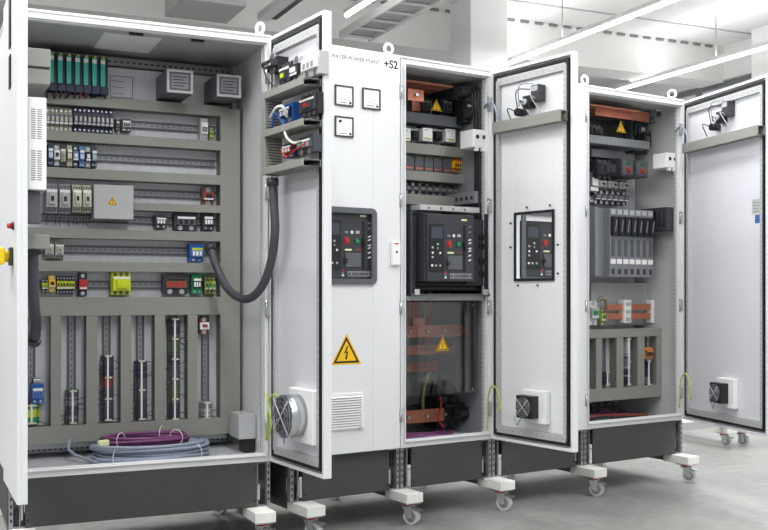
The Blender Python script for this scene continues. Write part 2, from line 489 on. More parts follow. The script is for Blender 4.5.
def closed_door(parent, W, cut):
    mb = MB(); z0, z1 = .006, H-.004; a, b, c, d = cut; x0, x1 = .006, W-.03
    y0, y1 = -.034, -.014
    mb.box(x0, a, y0, y1, z0, z1, 'white'); mb.box(b, x1, y0, y1, z0, z1, 'white')
    mb.box(a, b, y0, y1, z0, c, 'white'); mb.box(a, b, y0, y1, d, z1, 'white')
    o = mb.build('door', parent, bev=.002); o['label'] = 'closed plain white door'
    for z in (.17, .72, 1.27, 1.82):
        mb = MB(); mb.box(x1+.002, W-.008, -.03, -.002, z-.035, z+.035, 'lgrey'); mb.cyl((x1+.01, -.034, z-.028), (x1+.01, -.034, z+.028), .006, 'chrome', 10)
        mb.build('hinge', parent)
    return o
b2 = F2.rect(310, 207, 376.5, 284, -.034)
BW = .40
cut2 = (b2[1]-BW+.02, b2[1]-.02, b2[2]+.02, b2[3]-.02)
CD2 = closed_door(E2, W2, cut2)
cut4 = (W4/2-.18, W4/2+.18, b2[2]+.02, b2[3]-.02)
CD4 = closed_door(E4, W4, cut4)

# lettering strip on the closed door
a = F2.pix(330, 55, -.035); b = F2.pix(396, 66, -.035)
zt = 1.945
MB().box(.01, W2-.034, -.0352, -.0342, 1.915, 1.985, 'paper').build('name_strip', CD2)
text_mesh('lettering', 'WATER-POWER PLANT', .0275, 'dgrey', CD2, (.492, -.0355, 1.950), (PI/2, 0, 0), align='RIGHT')
text_mesh('lettering', '+S2', .056, 'black', CD2, (.556, -.0355, 1.948), (PI/2, 0, 0))

# lifting eyes on the roofs
def eye(F, x, y, label, ax=(0, 1, 0)):
    mb = MB().cyl((0, 0, 0), (0, 0, .015), .02, 'lgrey', 16); mb.ring((0, 0, .04), ax, .024, .008, 'white', 24, 8)
    single(mb, 'lifting_eye', label, 'lifting eye', F, (x, y, H+.012))
eye(F1, W1-.04, .05, 'lifting eye on the top right corner of the large left cabinet', (1, .5, 0))
eye(F2, W2-.04, .05, 'lifting eye above the +S2 lettering')
eye(F4, .04, .05, 'lifting eye above the hinge of the open middle door')
eye(F5, .05, .05, 'lifting eye on top left corner of the rightmost cabinet')
eye(F5, W5-.05, .05, 'lifting eye on top right corner of the rightmost cabinet', (1, .5, 0))

# ------------------------------------------------------------------ transport beams with casters
def caster(t, x, y, z, front=True, brake=True):
    mb = MB(); zz = z
    mb.box(x-.045, x+.045, y-.045, y+.045, zz-.008, zz, 'chrome'); mb.cyl((x, y, zz-.02), (x, y, zz-.008), .03, 'red', 16)
    c = mb.build('caster_plate', t)
    mb = MB(); ax = Vector((math.cos(.5), math.sin(.5), 0)); fw = Vector((-ax.y, ax.x, 0))
    hub = Vector((x, y, 0))+fw*(-.02)+Vector((0, 0, .041-t_z))
    for sg in (-1, 1):
        o = hub+ax*sg*.024
        pts = [Vector((x, y, zz-.02))+ax*sg*.024+fw*.022, Vector((x, y, zz-.02))+ax*sg*.024-fw*.028, o-fw*.012+Vector((0, 0, -.008)), o+fw*.012+Vector((0, 0, -.008))]
        mb.poly(pts, ax*sg*.003, 'chrome')
    mb.box(x-.026, x+.026, y-.026, y+.026, zz-.024, zz-.019, 'chrome')
    mb.build('fork', c)
    mb = MB(); mb.cyl(hub-ax*.015, hub+ax*.015, .041, 'wheel', 28); mb.cyl(hub-ax*.0155, hub+ax*.0155, .028, 'mgrey', 20)
    mb.cyl(hub-ax*.03, hub+ax*.03, .008, 'chrome', 10); mb.build('wheel', c)
    if brake:
        mb = MB(); e = Vector((x, y, zz-.03))+fw*-.05
        mb.poly([e+ax*.02+fw*.03, e-ax*.02+fw*.03, e-ax*.024-fw*.02+Vector((0, 0, -.012)), e+ax*.024-fw*.02+Vector((0, 0, -.012))], (0, 0, .004), 'chrome')
        mb.build('brake_lever', c)
t_z = 0
def beam(F, x, label, y0=-.13, y1=.75, w=.10, hh=.048, zt=-.212):
    global t_z
    t = thing('transport_beam', label, 'transport dolly', F, (x, 0, zt-hh-(-ZB)-ZB), 'wheeled beams under the cabinets')
    t_z = F.o.z+zt-hh
    MB().box(-w/2, w/2, y0, y0+.2, 0, hh, 'block', .003).build('end_block', t)
    MB().box(-w/2, w/2, y1-.2, y1, 0, hh, 'block', .003).build('end_block', t)
    MB().box(-w/2+.01, w/2-.01, y0+.2, y1-.2, .004, hh-.001, 'darksteel').build('rail', t)
    caster(t, 0, y0+.06, 0); caster(t, 0, y1-.06, 0, brake=False)
beam(F1, .06, 'wheeled beam under left end of the large cabinet')
beam(F1, W1-.07, 'wheeled beam under right end of the large cabinet')
beam(F2, .07, 'wheeled beam under left end of the +S2 cabinet')
beam(F3, 0.0, 'wheeled beam between +S2 cabinet and big breaker cabinet')
beam(F4, 0.0, 'wheeled beam below hinge of the open middle door')
beam(F5, 0.0, 'wheeled beam below left end of the rightmost cabinet')
beam(F5, W5-.06, 'wheeled beam below right end of the rightmost cabinet')
# low frame behind, right
q = Frame(0, 0, ZB, 0)
def gp(px, py):                               # floor point
    z = FPX*CAM.z/(py-HY); p = CAM+CF*z+CR*((px-CX)/FPX*z); return p.x, p.y
gx, gy = gp(724, 447)
G = Frame(gx, gy, ZB, 0)
t_z = .115
t = thing('transport_dolly', 'low wheeled steel frame on the floor behind the rightmost open door', 'transport dolly', G, (0, 0, .115-ZB))
MB().box(-1.1, .02, -.06, .0, .045, .10, 'lgrey').box(-1.1, .02, 1.1, 1.16, .045, .10, 'lgrey').box(-.9, -.82, 0, 1.1, .045, .1, 'lgrey').build('rail', t)
MB().box(-.05, .05, -.09, 1.2, 0, .045, 'block', .003).build('end_block', t)
MB().box(.12, .22, -.09, 1.2, 0, .045, 'block', .003).build('end_block', t)
MB().box(.02, 1.5, -.06, .0, .045, .10, 'lgrey').build('rail', t)
caster(t, 0, 0, 0); caster(t, .17, 0, 0); caster(t, 0, 1.1, 0); caster(t, .17, 1.1, 0)

# ------------------------------------------------------------------ mounting plates
MB().box(.06, W1-.075, .5, .503, .05, 1.9, 'zinc').build('mounting_plate', E1)
MB().box(.05, W5-.05, .36, .363, .33, 1.75, 'zinc').build('mounting_plate', E5)
MB().box(.05, W3-.05, .40, .403, 1.12, 1.80, 'zinc').build('mounting_plate', E3)

# ------------------------------------------------------------------ trunking and rails
def duct(F, x0, x1, z0, z1, yf, yb, label, group, name='wiring_duct'):
    t = thing(name, label, 'cable duct', F, (x0, yb, z0), group)
    w, h, d = x1-x0, z1-z0, yb-yf
    MB().box(-.0008, w+.0008, -d, -d+.009, -.0008, h+.0008, 'duct').build('cover', t, bev=.0015)
    mb = MB().box(0, w, -.003, 0, 0, h, 'duct')
    if w >= h:
        n = max(2, int(w/.0125)); st = w/n
        for k in range(n):
            for zz in (0, h-.002): mb.box(k*st, k*st+st*.62, -d+.009, -.003, zz, zz+.002, 'duct')
        mb.box(0, w, -d+.03, -.003, .004, .006, 'duct_shade'); mb.box(0, w, -d+.03, -.003, h-.006, h-.004, 'duct_shade')
    else:
        n = max(2, int(h/.0125)); st = h/n
        for k in range(n):
            for xx in (0, w-.002): mb.box(xx, xx+.002, -d+.009, -.003, k*st, k*st+st*.62, 'duct')
        mb.box(.004, .006, -d+.03, -.003, 0, h, 'duct_shade'); mb.box(w-.006, w-.004, -d+.03, -.003, 0, h, 'duct_shade')
    mb.build('trunk', t)
    return t
def rail(F, x0, x1, z0, z1, yb, label, group):
    t = MB(); w, h = x1-x0, z1-z0
    if w > h:
        c = h/2; t.box(0, w, -.002, 0, c-.0125, c+.0125, 'steel')
        for sg in (-1, 1):
            t.box(0, w, -.012, -.001, c+sg*.0125-.0007, c+sg*.0125+.0007, 'steel')
            t.box(0, w, -.013, -.0115, c+sg*.0125, c+sg*.0195, 'darksteel')  # lips in darker metal paint the shadow lines along the rail edges
        x = .02
        while x < w-.02: t.box(x, x+.012, -.0024, -.002, c-.0025, c+.0025, 'dgrey'); x += .028
    else:
        c = w/2; t.box(c-.0125, c+.0125, -.002, 0, 0, h, 'steel')
        for sg in (-1, 1):
            t.box(c+sg*.0125-.0007, c+sg*.0125+.0007, -.012, -.001, 0, h, 'steel')
            t.box(c+sg*.0125, c+sg*.0195, -.013, -.0115, 0, h, 'darksteel')  # same painted shadow lines on upright rails
        z = .02
        while z < h-.02: t.box(c-.0025, c+.0025, -.0024, -.002, z, z+.012, 'dgrey'); z += .028
    return single(t, 'mounting_rail', label, 'rail', F, (x0, yb, z0), group)
YF, YBK = .415, .499
XR1 = F1.pix(220.5, 200, YF)[0]               # left edge of the wide duct at right
XL1 = .07
def zrow(yA, yB):                             # y rows read at px 160
    return F1.pix(160, yB, YF)[1], F1.pix(160, yA, YF)[1]
HR = [zrow(101.5, 111.5), zrow(137.5, 146.5), zrow(172.5, 182), zrow(230.8, 240), zrow(262.5, 272), zrow(297.3, 315), zrow(421, 437.5)]
names = ['below the teal modules, topmost', 'second from the top, below the dark breaker row', 'third from the top, above the grey cover plate', 'crossing below the contactors and warning plate', 'crossing above the yellow terminals', 'thick one crossing above the vertical ducts', 'lowest one, above the coiled cables']
for (z0, z1), n in zip(HR, names):
    duct(F1, XL1 if n[:4] not in ('thic', 'lowe') else .05, XR1, z0, z1, YF, YBK, 'grey horizontal cable duct '+n, 'cable ducts in the left cabinet')
xa = F1.pix(134, 207, YF)[0]; z0 = F1.pix(176, 211.5, YF)[1]; z1 = F1.pix(176, 204, YF)[1]
duct(F1, xa, XR1, z0, z1, YF, YBK, 'short grey cable duct right of the grey warning plate', 'cable ducts in the left cabinet')
HS = (z0, z1)
zc = F1.pix(230, 109, YF)[1]; zd = HR[6][0]
duct(F1, XR1+.001, F1.pix(240, 250, YF)[0], zd, zc, YF, YBK, 'wide grey vertical cable duct along the right side', 'cable ducts in the left cabinet')
VX = [(51, 61), (86.5, 97.3), (121, 131.2), (155, 165), (188, 197.5)]
VXL = []
for i, (a, b) in enumerate(VX):
    a = F1.pix(a, 370, YF)[0]; b = F1.pix(b, 370, YF)[0]; VXL.append((a, b))
    duct(F1, a, b, HR[6][1]+.002, HR[5][0]-.002, YF, YBK, 'grey vertical cable duct in the lower bay, %s of five' % nth(i, 5), 'cable ducts in the left cabinet')
# side duct at left, partly behind the door gear
duct(F1, .02, XL1-.002, HR[5][1]+.002, HR[0][1]+.0, YF+.01, YBK, 'narrow grey vertical duct at the far left edge', 'cable ducts in the left cabinet')
# horizontal rails
def rz_(py, px=160, d=.495): return F1.pix(px, py, d)[1]
def hrail(px0, px1, py, label):
    x0 = F1.pix(px0, py, .495)[0] if px0 > 60 else XL1+.002; x1 = XR1-.004
    z = F1.pix(160, py, .495)[1]
    rail(F1, x0, x1, z-.0185, z+.0185, .4995, label, 'mounting rails in the left cabinet')
    return z
RZ = {}
for key, py, px0, lab in (('a', 126.5, 45, 'steel rail of the dark breaker row, top'), ('b', 161, 45, 'steel rail of the blue relays, second from top'),
    ('c', 194, 134, 'short steel rail right of warning plate, upper'), ('d', 221, 45, 'short steel rail beside the black relays'),
    ('e', 251, 45, 'steel rail of the two small contactors'), ('f', 285, 45, 'steel rail of the yellow terminals')):
    RZ[key] = hrail(px0, 0, py, lab)
# vertical rails
gaps = [(.06, VXL[0][0]), (VXL[0][1], VXL[1][0]), (VXL[1][1], VXL[2][0]), (VXL[2][1], VXL[3][0]), (VXL[3][1], VXL[4][0]), (VXL[4][1], XR1)]
GC = []
for i, (a, b) in enumerate(gaps):
    c = (a+b)/2; GC.append(c)
    rail(F1, c-.0185, c+.0185, HR[6][1]+.004, HR[5][0]-.004, .4995, 'vertical steel rail in lower bay, %s of six' % nth(i, 6), 'mounting rails in the left cabinet')

# ------------------------------------------------------------------ devices on rails
def wires_group(F, pts, m, r, label, name='cable', cat='cable'):
    p0 = Vector(pts[0]); t = F.w(*p0)
    o = MB().tube(smooth([Vector(p)-p0 for p in pts], 8), r, m, 7).build(name, None, t, F.a)
    return tag(o, label, cat)
def wire(parent, pts, m, r=.0016, name='wire'):
    return MB().tube(smooth(pts, 5), r, m, 5).build(name, parent)
def module(name, label, cat, F, x, z, w, h, yb, d, kind='mcb', body='dgrey', nose=None, lab='paper', acc='black', group=None, wires=0, wcol='black'):
    nose = nose or body
    t = thing(name, label, cat, F, (x, yb, z), group)
    e = w*.04
    if kind == 'plc':
        MB().box(e, w-e, -d*.8, 0, .0, h, 'slate', .001).build('housing', t)
        MB().box(w*.1, w*.62, -d*.86, -d*.8, h*.22, h*.93, 'teal').box(w*.1, w*.62, -d*.862, -d*.86, h*.8, h*.9, 'paper').build('front_flap', t)
        mb = MB().box(w*.66, w*.92, -d*.84, -d*.8, h*.2, h*.95, 'black')
        mb.build('cable_plug', t)
        MB().box(e, w-e, -d, 0, 0, h*.17, 'navy', .001).build('foot', t)
        MB().box(w*.3, w*.6, -d*.85, -d*.8, h*.94, h*.99, 'lime').build('status_light', t)
        return t
    if kind == 'mcb':
        MB().box(e, w-e, -d*.62, 0, 0, h, body, .001).build('housing', t)
        MB().box(e, w-e, -d*.95, -d*.62, h*.28, h*.72, nose, .001).build('nose', t)
        MB().box(w*.25, w*.75, -d*1.08, -d*.95, h*.42, h*.6, acc).build('lever', t)
        MB().box(w*.12, w*.88, -d*.96, -d*.95, h*.3, h*.39, lab).build('label_tag', t)
        for zz in (.12, .88): MB().cyl((w/2, -d*.62, h*zz), (w/2, -d*.64, h*zz), w*.24, 'chrome', 10).build('terminal_screw', t)
    if kind == 'contactor':
        MB().box(e, w-e, -d*.6, 0, 0, h, body, .0015).build('housing', t)
        MB().box(e*2, w-e*2, -d*.85, -d*.6, h*.2, h*.8, nose, .0015).build('nose', t)
        MB().box(w*.25, w*.75, -d, -d*.85, h*.3, h*.68, nose, .0015).box(w*.38, w*.62, -d*1.04, -d, h*.4, h*.56, acc).build('actuator', t)
        MB().box(w*.1, w*.9, -d*.86, -d*.85, h*.7, h*.79, lab).build('label_tag', t)
        for zz in (.1, .9):
            for k in range(3):
                MB().cyl((w*(.22+.28*k), -d*.6, h*zz), (w*(.22+.28*k), -d*.63, h*zz), w*.09, 'darksteel', 8).build('terminal_screw', t)
    if kind == 'relay':
        MB().box(e, w-e, -d*.75, 0, 0, h, body, .0015).build('housing', t)
        MB().box(w*.12, w*.88, -d, -d*.75, h*.3, h*.8, nose, .001).build('cover', t)
        MB().box(w*.15, w*.85, -d*1.01, -d, h*.66, h*.78, lab).build('label_tag', t)
        mb = MB()
        for k in range(3): mb.box(w*(.2+.22*k), w*(.34+.22*k), -d*1.02, -d, h*.36, h*.6, acc)
        mb.build('face_marks', t)
        for k in range(2): MB().cyl((w*(.28+.44*k), -d*.75, h*.12), (w*(.28+.44*k), -d*.78, h*.12), w*.1, 'chrome', 8).build('terminal_screw', t)
    if kind == 'plain':
        MB().box(e, w-e, -d, 0, 0, h, body, .0015).build('housing', t)
        MB().box(w*.15, w*.85, -d-.0008, -d, h*.12, h*.24, lab).build('label_tag', t)
        MB().box(w*.15, w*.5, -d-.0008, -d, h*.78, h*.86, acc).build('top_mark', t)
    if kind == 'psu':
        MB().box(0, w, -d+.008, 0, 0, h, body, .001).build('housing', t)
        MB().frame(0, w, 0, h, w*.09, -d-.003, -d+.008, nose).build('front_frame', t)
        mb = MB().box(w*.09, w*.91, -d+.002, -d+.008, h*.09, h*.91, 'dgrey')
        mb.build('front_plate', t)
        mb = MB().box(w*.18, w*.82, -d, -d+.002, h*.2, h*.82, 'mgrey')
        for k in range(4): mb.box(w*.24, w*(.76-.1*(k % 2)), -d-.0008, -d, h*(.68-.13*k), h*(.72-.13*k), 'black')
        mb.build('rating_plate', t)
    for k in range(wires):
        xx = w*(.2+.6*k/max(1, wires-1)) if wires > 1 else w/2
        wire(t, [(xx, -d*.55, h*.03), (xx, -d*.75, -.012), (xx+random.uniform(-.006, .006), -d*.6, -.035), (xx+random.uniform(-.01, .01), -d*.3, -.055)], wcol)
    return t
def clone(t, F, p, label):
    c = copy_tree(t); c.location = F.w(*p); c['label'] = label; return c
def row(name, cat, F, px, n, yb, d, desc, group, gap=0, **k):
    """n equal devices filling the measured rectangle"""
    x0, x1, z0, z1 = F.rect(*px, yb-d); st = (x1-x0)/n; t0 = None; out = []
    for i in range(n):
        L = desc % nth(i, n) if '%s' in desc else desc
        if t0 is None: t0 = module(name, L, cat, F, x0, z0, st*(1-gap), z1-z0, yb, d, group=group, **k); out.append(t0)
        else: out.append(clone(t0, F, (x0+st*i, yb, z0), L))
    return out
def one(name, cat, F, px, yb, d, desc, **k):
    x0, x1, z0, z1 = F.rect(*px, yb-d)
    return module(name, desc, cat, F, x0, z0, x1-x0, z1-z0, yb, d, **k)
YD = .491
row('controller_module', 'controller module', F1, (40, 53, 109, 92), 8, YD, .12, 'slate controller module with teal flap at top left, %s of eight', 'teal controller modules', kind='plc')
one('power_supply', 'power supply', F1, (167, 70, 193, 93), .49, .24, 'grey box with framed rating plate, left one of two at top', kind='psu', body='dgrey', nose='lgrey', group='two boxed supplies at the top')
one('power_supply', 'power supply', F1, (217, 75, 241, 97), .49, .24, 'grey box with framed rating plate, right one in top corner', kind='psu', body='dgrey', nose='lgrey', group='two boxed supplies at the top')
mb = MB(); x0, x1, z0, z1 = F1.rect(110, 76, 133, 98, .499)
mb.frame(0, x1-x0, 0, z1-z0, .004, -.0012, 0, 'mgrey')
for k in range(3): mb.box(.01, (x1-x0)*.6, -.0012, 0, .02+.03*k, .023+.03*k, 'mgrey')
single(mb, 'printed_outline', 'thin grey printed outline on the plate beside teal modules', 'marking', F1, (x0, .499, z0))
# top lighting sheet under the roof
MB().box(.42, .68, .12, .42, 1.968, 1.974, 'paper').build('roof_sheet', E1)
for x in (.52, .8): MB().box(x, x+.06, .035, .06, 1.958, 1.974, 'black').build('door_clamp', E1)
random.seed(11)
for k in range(14):
    a = F1.pix(42+4.7*k, 93, .39); m = ('purple', 'black', 'navy', 'brick', 'slate')[k % 5]; j_ = random.uniform(-.02, .02)
    wires_group(F1, [(a[0], .40, a[1]+.012), (a[0]+j_*.3, .378, a[1]-.004), (a[0]+j_, .42, a[1]-.022), (a[0]+j_, .445, a[1]-.03)], m, .004,
        '%s cable under the teal modules, %s of fourteen' % ({'brick': 'dark red', 'slate': 'slate'}.get(m, m), nth(k, 14)), 'module_cable')
# row 1
row('fuse_terminal', 'terminal block', F1, (46, 107, 73, 131), 6, YD, .055, 'cream disconnect terminal in the first row, %s of six', 'cream disconnect terminals', kind='mcb', body='beige', nose='mgrey', acc='cream', lab='paper', wires=1)
row('miniature_breaker', 'circuit breaker', F1, (74, 107, 114, 133), 9, YD, .075, 'dark miniature breaker with pale lever in first row, %s of nine', 'dark breakers of the first row', kind='mcb', body='navy', nose='slate', acc='lgrey', lab='lgrey', wires=1, wcol='navy')
one('end_clamp', 'end clamp', F1, (116, 119, 120, 130), YD, .04, 'slim grey end clamp right of the dark breaker row', kind='relay', body='dgrey', nose='mgrey', acc='black')
one('socket_relay', 'relay', F1, (122, 118, 132, 131), YD, .05, 'small grey socket relay standing apart in the first row', kind='relay', body='dgrey', nose='lgrey', acc='black')
one('isolation_relay', 'relay', F1, (201, 118, 209, 140), YD, .07, 'white slim relay at right end of the first row', kind='relay', body='lgrey', nose='paper', acc='black')
one('ground_terminal', 'terminal block', F1, (210, 127, 214, 141), YD, .045, 'yellow-green terminal beside the white slim relay', kind='mcb', body='pe', nose='pe', acc='green', lab='lime')
# row 2
def randrow(px, cols, yb, d, name, cat, lab, group, F=F1):
    x0, x1, z0, z1 = F.rect(*px, yb-d); n = len(cols); st = (x1-x0)/n
    for i, (knd, b, nz, ac, cname) in enumerate(cols):
        module(name, lab % (cname, nth(i, n)), cat, F, x0+i*st, z0, st*.95, z1-z0, yb, d, kind=knd, body=b, nose=nz, acc=ac, group=group, wires=1 if i % 2 == 0 else 0, wcol='navy')
randrow((48, 145, 98, 166), [('relay', 'navy', 'lblue', 'paper', 'navy and pale blue'), ('mcb', 'lgrey', 'paper', 'black', 'white'), ('contactor', 'dgrey', 'beige', 'green', 'grey and beige'), ('relay', 'beige', 'olive', 'paper', 'beige'), ('mcb', 'slate', 'lblue', 'paper', 'slate'), ('relay', 'lblue', 'blue', 'paper', 'blue'), ('mcb', 'lgrey', 'black', 'paper', 'black nosed'), ('relay', 'slate', 'lblue', 'cream', 'slate blue')],
        YD, .07, 'plug_in_relay', 'relay', '%s relay in the second row, %s of eight', 'relays of the second row')
# row 3: big contactors, cover plate
row('motor_starter', 'contactor', F1, (46, 183, 72, 213), 2, YD, .10, 'tall grey motor starter with black front left of beige contactors, %s of two', 'tall grey starters', kind='contactor', body='mgrey', nose='lgrey', acc='black', wires=2, wcol='black')
row('contactor', 'contactor', F1, (73, 184, 93, 212), 2, YD, .12, 'beige contactor with black knob beside grey warning plate, %s of two', 'beige contactors', kind='contactor', body='beige', nose='cream', acc='black', wires=3, wcol='black')
def warn_sign(parent, cx, cz, s, y, name='warning_sign', label=None, bolt=True, rim='black'):
    """yellow triangle with black edge and lightning mark, lying in the xz plane"""
    h = s*.866
    def tri(k): return [(cx-s/2*k, y, cz-h/3*k), (cx+s/2*k, y, cz-h/3*k), (cx, y, cz+h*2/3*k)]
    mb = MB(); mb.poly(tri(1), (0, -.0006, 0), 'warn')
    def t2(k, yy, m): mb.poly([(p[0], yy, p[2]) for p in tri(k)], (0, -.0003, 0), m)
    t2(.86, y-.0006, 'black'); t2(.66, y-.0009, 'warn')
    bz = [(.02, .30), (-.10, .02), (0, .05), (-.045, -.12), (-.075, -.105), (-.02, -.21), (.05, -.13), (.02, -.135), (.075, .1), (-.01, .07), (.07, .27)]
    mb.poly([(cx+a*s*.8, y-.0012, cz+b*s*.8-.0*s) for a, b in bz], (0, -.0003, 0), 'black')
    o = mb.build(name, parent)
    if label: o['label'] = label
    return o
x0, x1, z0, z1 = F1.rect(94, 185, 133.5, 219, .37)
t = thing('cover_plate', 'flat grey cover plate with small yellow warning triangle', 'cover', F1, (x0, .37, z0))
MB().box(0, x1-x0, 0, .12, 0, z1-z0, 'lgrey').build('plate', t, bev=.002)
warn_sign(t, (x1-x0)*.46, (z1-z0)*.5, .046, -.0006)
for px, lab in (((155, 215, 168, 228), 'black round-edged relay with white bracket, left of three'), ((203, 213, 215, 230), 'black relay with white bracket at right end, beside wide duct')):
    one('timer_relay', 'relay', F1, px, YD, .06, lab, kind='relay', body='charcoal', nose='dgrey', acc='paper')
one('bus_coupler', 'bus coupler', F1, (174, 213, 199, 230), YD, .06, 'wide dark grey bus coupler between two black relays', kind='relay', body='charcoal', nose='dgrey', acc='black')
one('surge_arrester', 'surge arrester', F1, (203, 187, 215, 205), YD, .06, 'brown surge arrester at right end above the black relays', kind='mcb', body='brown', nose='brick', acc='black')
# row 4
row('small_contactor', 'contactor', F1, (45, 241, 65, 258), 2, YD, .07, 'small beige contactor alone at left of its rail, %s of two', 'small contactors', kind='contactor', body='beige', nose='lgrey', acc='olive', wires=3)
one('blue_relay', 'relay', F1, (190, 244, 205, 262), YD, .075, 'blue relay with white slots beside the black hose end', kind='relay', body='blue', nose='lblue', acc='paper', lab='lime')
# row 5
row('ground_terminal', 'terminal block', F1, (42, 279, 49, 293), 2, YD, .045, 'yellow terminal left of the yellow relay, %s of two', 'yellow terminals', kind='mcb', body='slate', nose='lime', acc='olive')
one('safety_relay', 'relay', F1, (49, 275, 56, 292), YD, .07, 'narrow yellow relay with black knob among the terminals', kind='mcb', body='warn', nose='warn', acc='black')
row('feed_through_terminal', 'terminal block', F1, (57, 276, 75, 294), 6, YD, .045, 'lime and slate terminal right of the yellow relay, %s of six', 'lime and slate terminals', kind='mcb', body='slate', nose='lime', acc='black')
one('surge_plug', 'surge arrester', F1, (79, 273, 88, 296), YD, .06, 'navy device with red plug beside yellow terminals', kind='mcb', body='navy', nose='red', acc='red')
one('safety_relay', 'relay', F1, (112, 272, 133, 295), YD, .10, 'bright lime safety relay alone in middle of its rail', kind='contactor', body='lime', nose='lime', acc='lime')
one('gateway', 'gateway', F1, (163, 274, 190, 294), YD, .07, 'dark grey gateway with red stripe beside the green relay', kind='relay', body='charcoal', nose='brown', acc='red', lab='black')
one('green_relay', 'relay', F1, (192, 274, 203, 294), YD, .06, 'dark green relay with white tags', kind='relay', body='green', nose='black', acc='paper')
row('ground_terminal', 'terminal block', F1, (205, 276, 216, 295), 3, YD, .045, 'olive terminal at the right end above the thick duct, %s of three', 'olive terminals', kind='mcb', body='olive', nose='pe', acc='green')

# vertical terminal strips
def strip(F, cx, px, py0, py1, label, cols, yb, group, w=.055, pitch=.0085, markers='paper', d=.05, side=None):
    z0 = F.pix(px, py1, yb-d)[1]; z1 = F.pix(px, py0, yb-d)[1]
    t = thing('terminal_strip', label, 'terminal strip', F, (cx, yb, z0), group)
    n = max(2, int((z1-z0)/pitch)); cache = {}
    for i in range(n):
        c = cols[int(i/n*len(cols))] if len(cols) > 2 and random.random() < .8 else random.choice(cols)
        if c not in cache:
            mb = MB().box(-w/2, w/2, -d*.55, 0, 0, pitch*.88, c); mb.box(-w*.28, w*.28, -d*.9, -d*.55, 0, pitch*.88, c)
            mb.box(-w*.42, -w*.32, -d*.57, -d*.55, pitch*.2, pitch*.7, 'black'); mb.box(w*.32, w*.42, -d*.57, -d*.55, pitch*.2, pitch*.7, 'black')
            o = mb.build('terminal_block', t, (0, 0, i*pitch)); cache[c] = o
        else:
            o = cache[c].copy(); COL.objects.link(o); o.parent = t; o.location = (0, 0, i*pitch)
    if markers:
        mb = MB().box(-w*.09, w*.04, -d*1.0, -d*.9, 0, z1-z0, markers)
        mb.build('marker_strip', t)
        for k in range(max(2, int((z1-z0)/.1)+1)):
            zz = (z1-z0-.01)*k/max(1, int((z1-z0)/.1))
            MB().box(-w*.25, w*.3, -d*1.05, -d*.9, zz, zz+.008, 'cream').build('end_clamp', t)
    for k in range(int(n/2.2)):
        zz = (z1-z0)*random.random(); sg = side or random.choice((-1, 1)); col = random.choice(['navy', 'slate', 'cablegrey', 'black', 'navy'])
        wire(t, [(sg*w*.4, -d*.6, zz), (sg*w*.62, -d*.75, zz+random.uniform(-.01, .01)), (sg*w*.95, -d*.5, zz+random.uniform(-.02, .02))], col, .0015)
    return t
G = 'terminal strips in the lower bay'
strip(F1, GC[0], 38, 404, 424, 'green and yellow terminal strip below the blue device, leftmost bay', ['green', 'lime', 'pe'], .491, G, w=.07, pitch=.008)
one('power_block', 'distribution block', F1, (31, 384, 45, 404), .491, .06, 'blue distribution block above green terminals in leftmost bay', kind='relay', body='blue', nose='lblue', acc='blue')
one('end_clamp', 'end clamp', F1, (33, 378, 41, 384), .491, .05, 'white clamp on top of the blue distribution block', kind='relay', body='mgrey', nose='paper', acc='black')
strip(F1, GC[1], 73, 390, 424, 'short grey terminal strip low in the second bay', ['dgrey', 'slate', 'mgrey', 'dgrey'], .491, G, w=.06)
strip(F1, GC[2], 108, 355, 421, 'dark terminal strip with white markers in third bay', ['slate', 'dgrey', 'slate', 'brick', 'navy', 'slate'], .491, G, w=.06)
strip(F1, GC[3], 142, 360, 420, 'dark terminal strip with white markers in fourth bay', ['slate', 'dgrey', 'navy'], .491, G, w=.06)
strip(F1, GC[4], 176, 318, 420, 'tall terminal strip filling the fifth bay', ['slate', 'moss', 'dgrey', 'slate', 'moss', 'navy'], .491, G, w=.06)
strip(F1, GC[5], 207, 402, 419, 'short pale terminal strip at bottom of rightmost bay', ['lgrey', 'mgrey'], .491, G, w=.06)
one('surge_arrester', 'surge arrester', F1, (200, 318, 210, 334), .491, .055, 'red and white arrester at top of the rightmost bay', kind='mcb', body='brick', nose='paper', acc='brick')

# ------------------------------------------------------------------ coiled cables on the cabinet floor
def coil(F, c, rx, ry, n, r, m, zb, label, name, spread=.02, seed=1, tails=None):
    random.seed(seed); t = thing(name, label, 'cable coil', F, (c[0], c[1], zb))
    pts = []; N = 30
    for k in range(n):
        ox, oy = random.uniform(-spread, spread), random.uniform(-spread, spread); kx = 1+random.uniform(-.07, .05); lv = (k // 4)*r*1.7+r*1.1
        tz = random.uniform(.0, .02)
        for j in range(N):
            a = 2*PI*j/N+.6; pts.append((ox+rx*kx*math.cos(a), oy+ry*kx*math.sin(a), lv+tz*(1+math.sin(a+k))*.5+r*.3*math.sin(3*a+k)))
    ps = pts if not tails else tails+pts
    sm = []
    for a in smooth(ps, 2): sm.append(a)
    MB().tube(sm, r, m, 7).build('cable', t)
    for a in (-2.3, -.8, 1.0):
        p = Vector((rx*math.cos(a), ry*math.sin(a), .03))
        MB().ring(p, (-math.sin(a), math.cos(a), 0), spread+.022, .002, 'paper', 14, 5).build('cable_tie', t)
    return t
cxk = F1.pix(146, 455, .25)[0]
cg = coil(F1, (cxk+.02, .245), .25, .15, 20, .0078, 'cablegrey', .013, 'grey cable coil lying on the floor of the left cabinet', 'cable_coil', .03, 3, tails=[(-.33, .2, .1), (-.36, .1, .05), (-.3, -.02, .02), (-.2, -.1, .012)])
coil(F1, (cxk+.0, .28), .19, .11, 8, .0075, 'purple', .082, 'purple cable coil resting on top of grey coil', 'cable_coil', .014, 5)
mb = MB(); p = F1.pix(103, 444, .2)
mb.box(-.025, .03, -.012, .012, -.012, .018, 'led', .006)
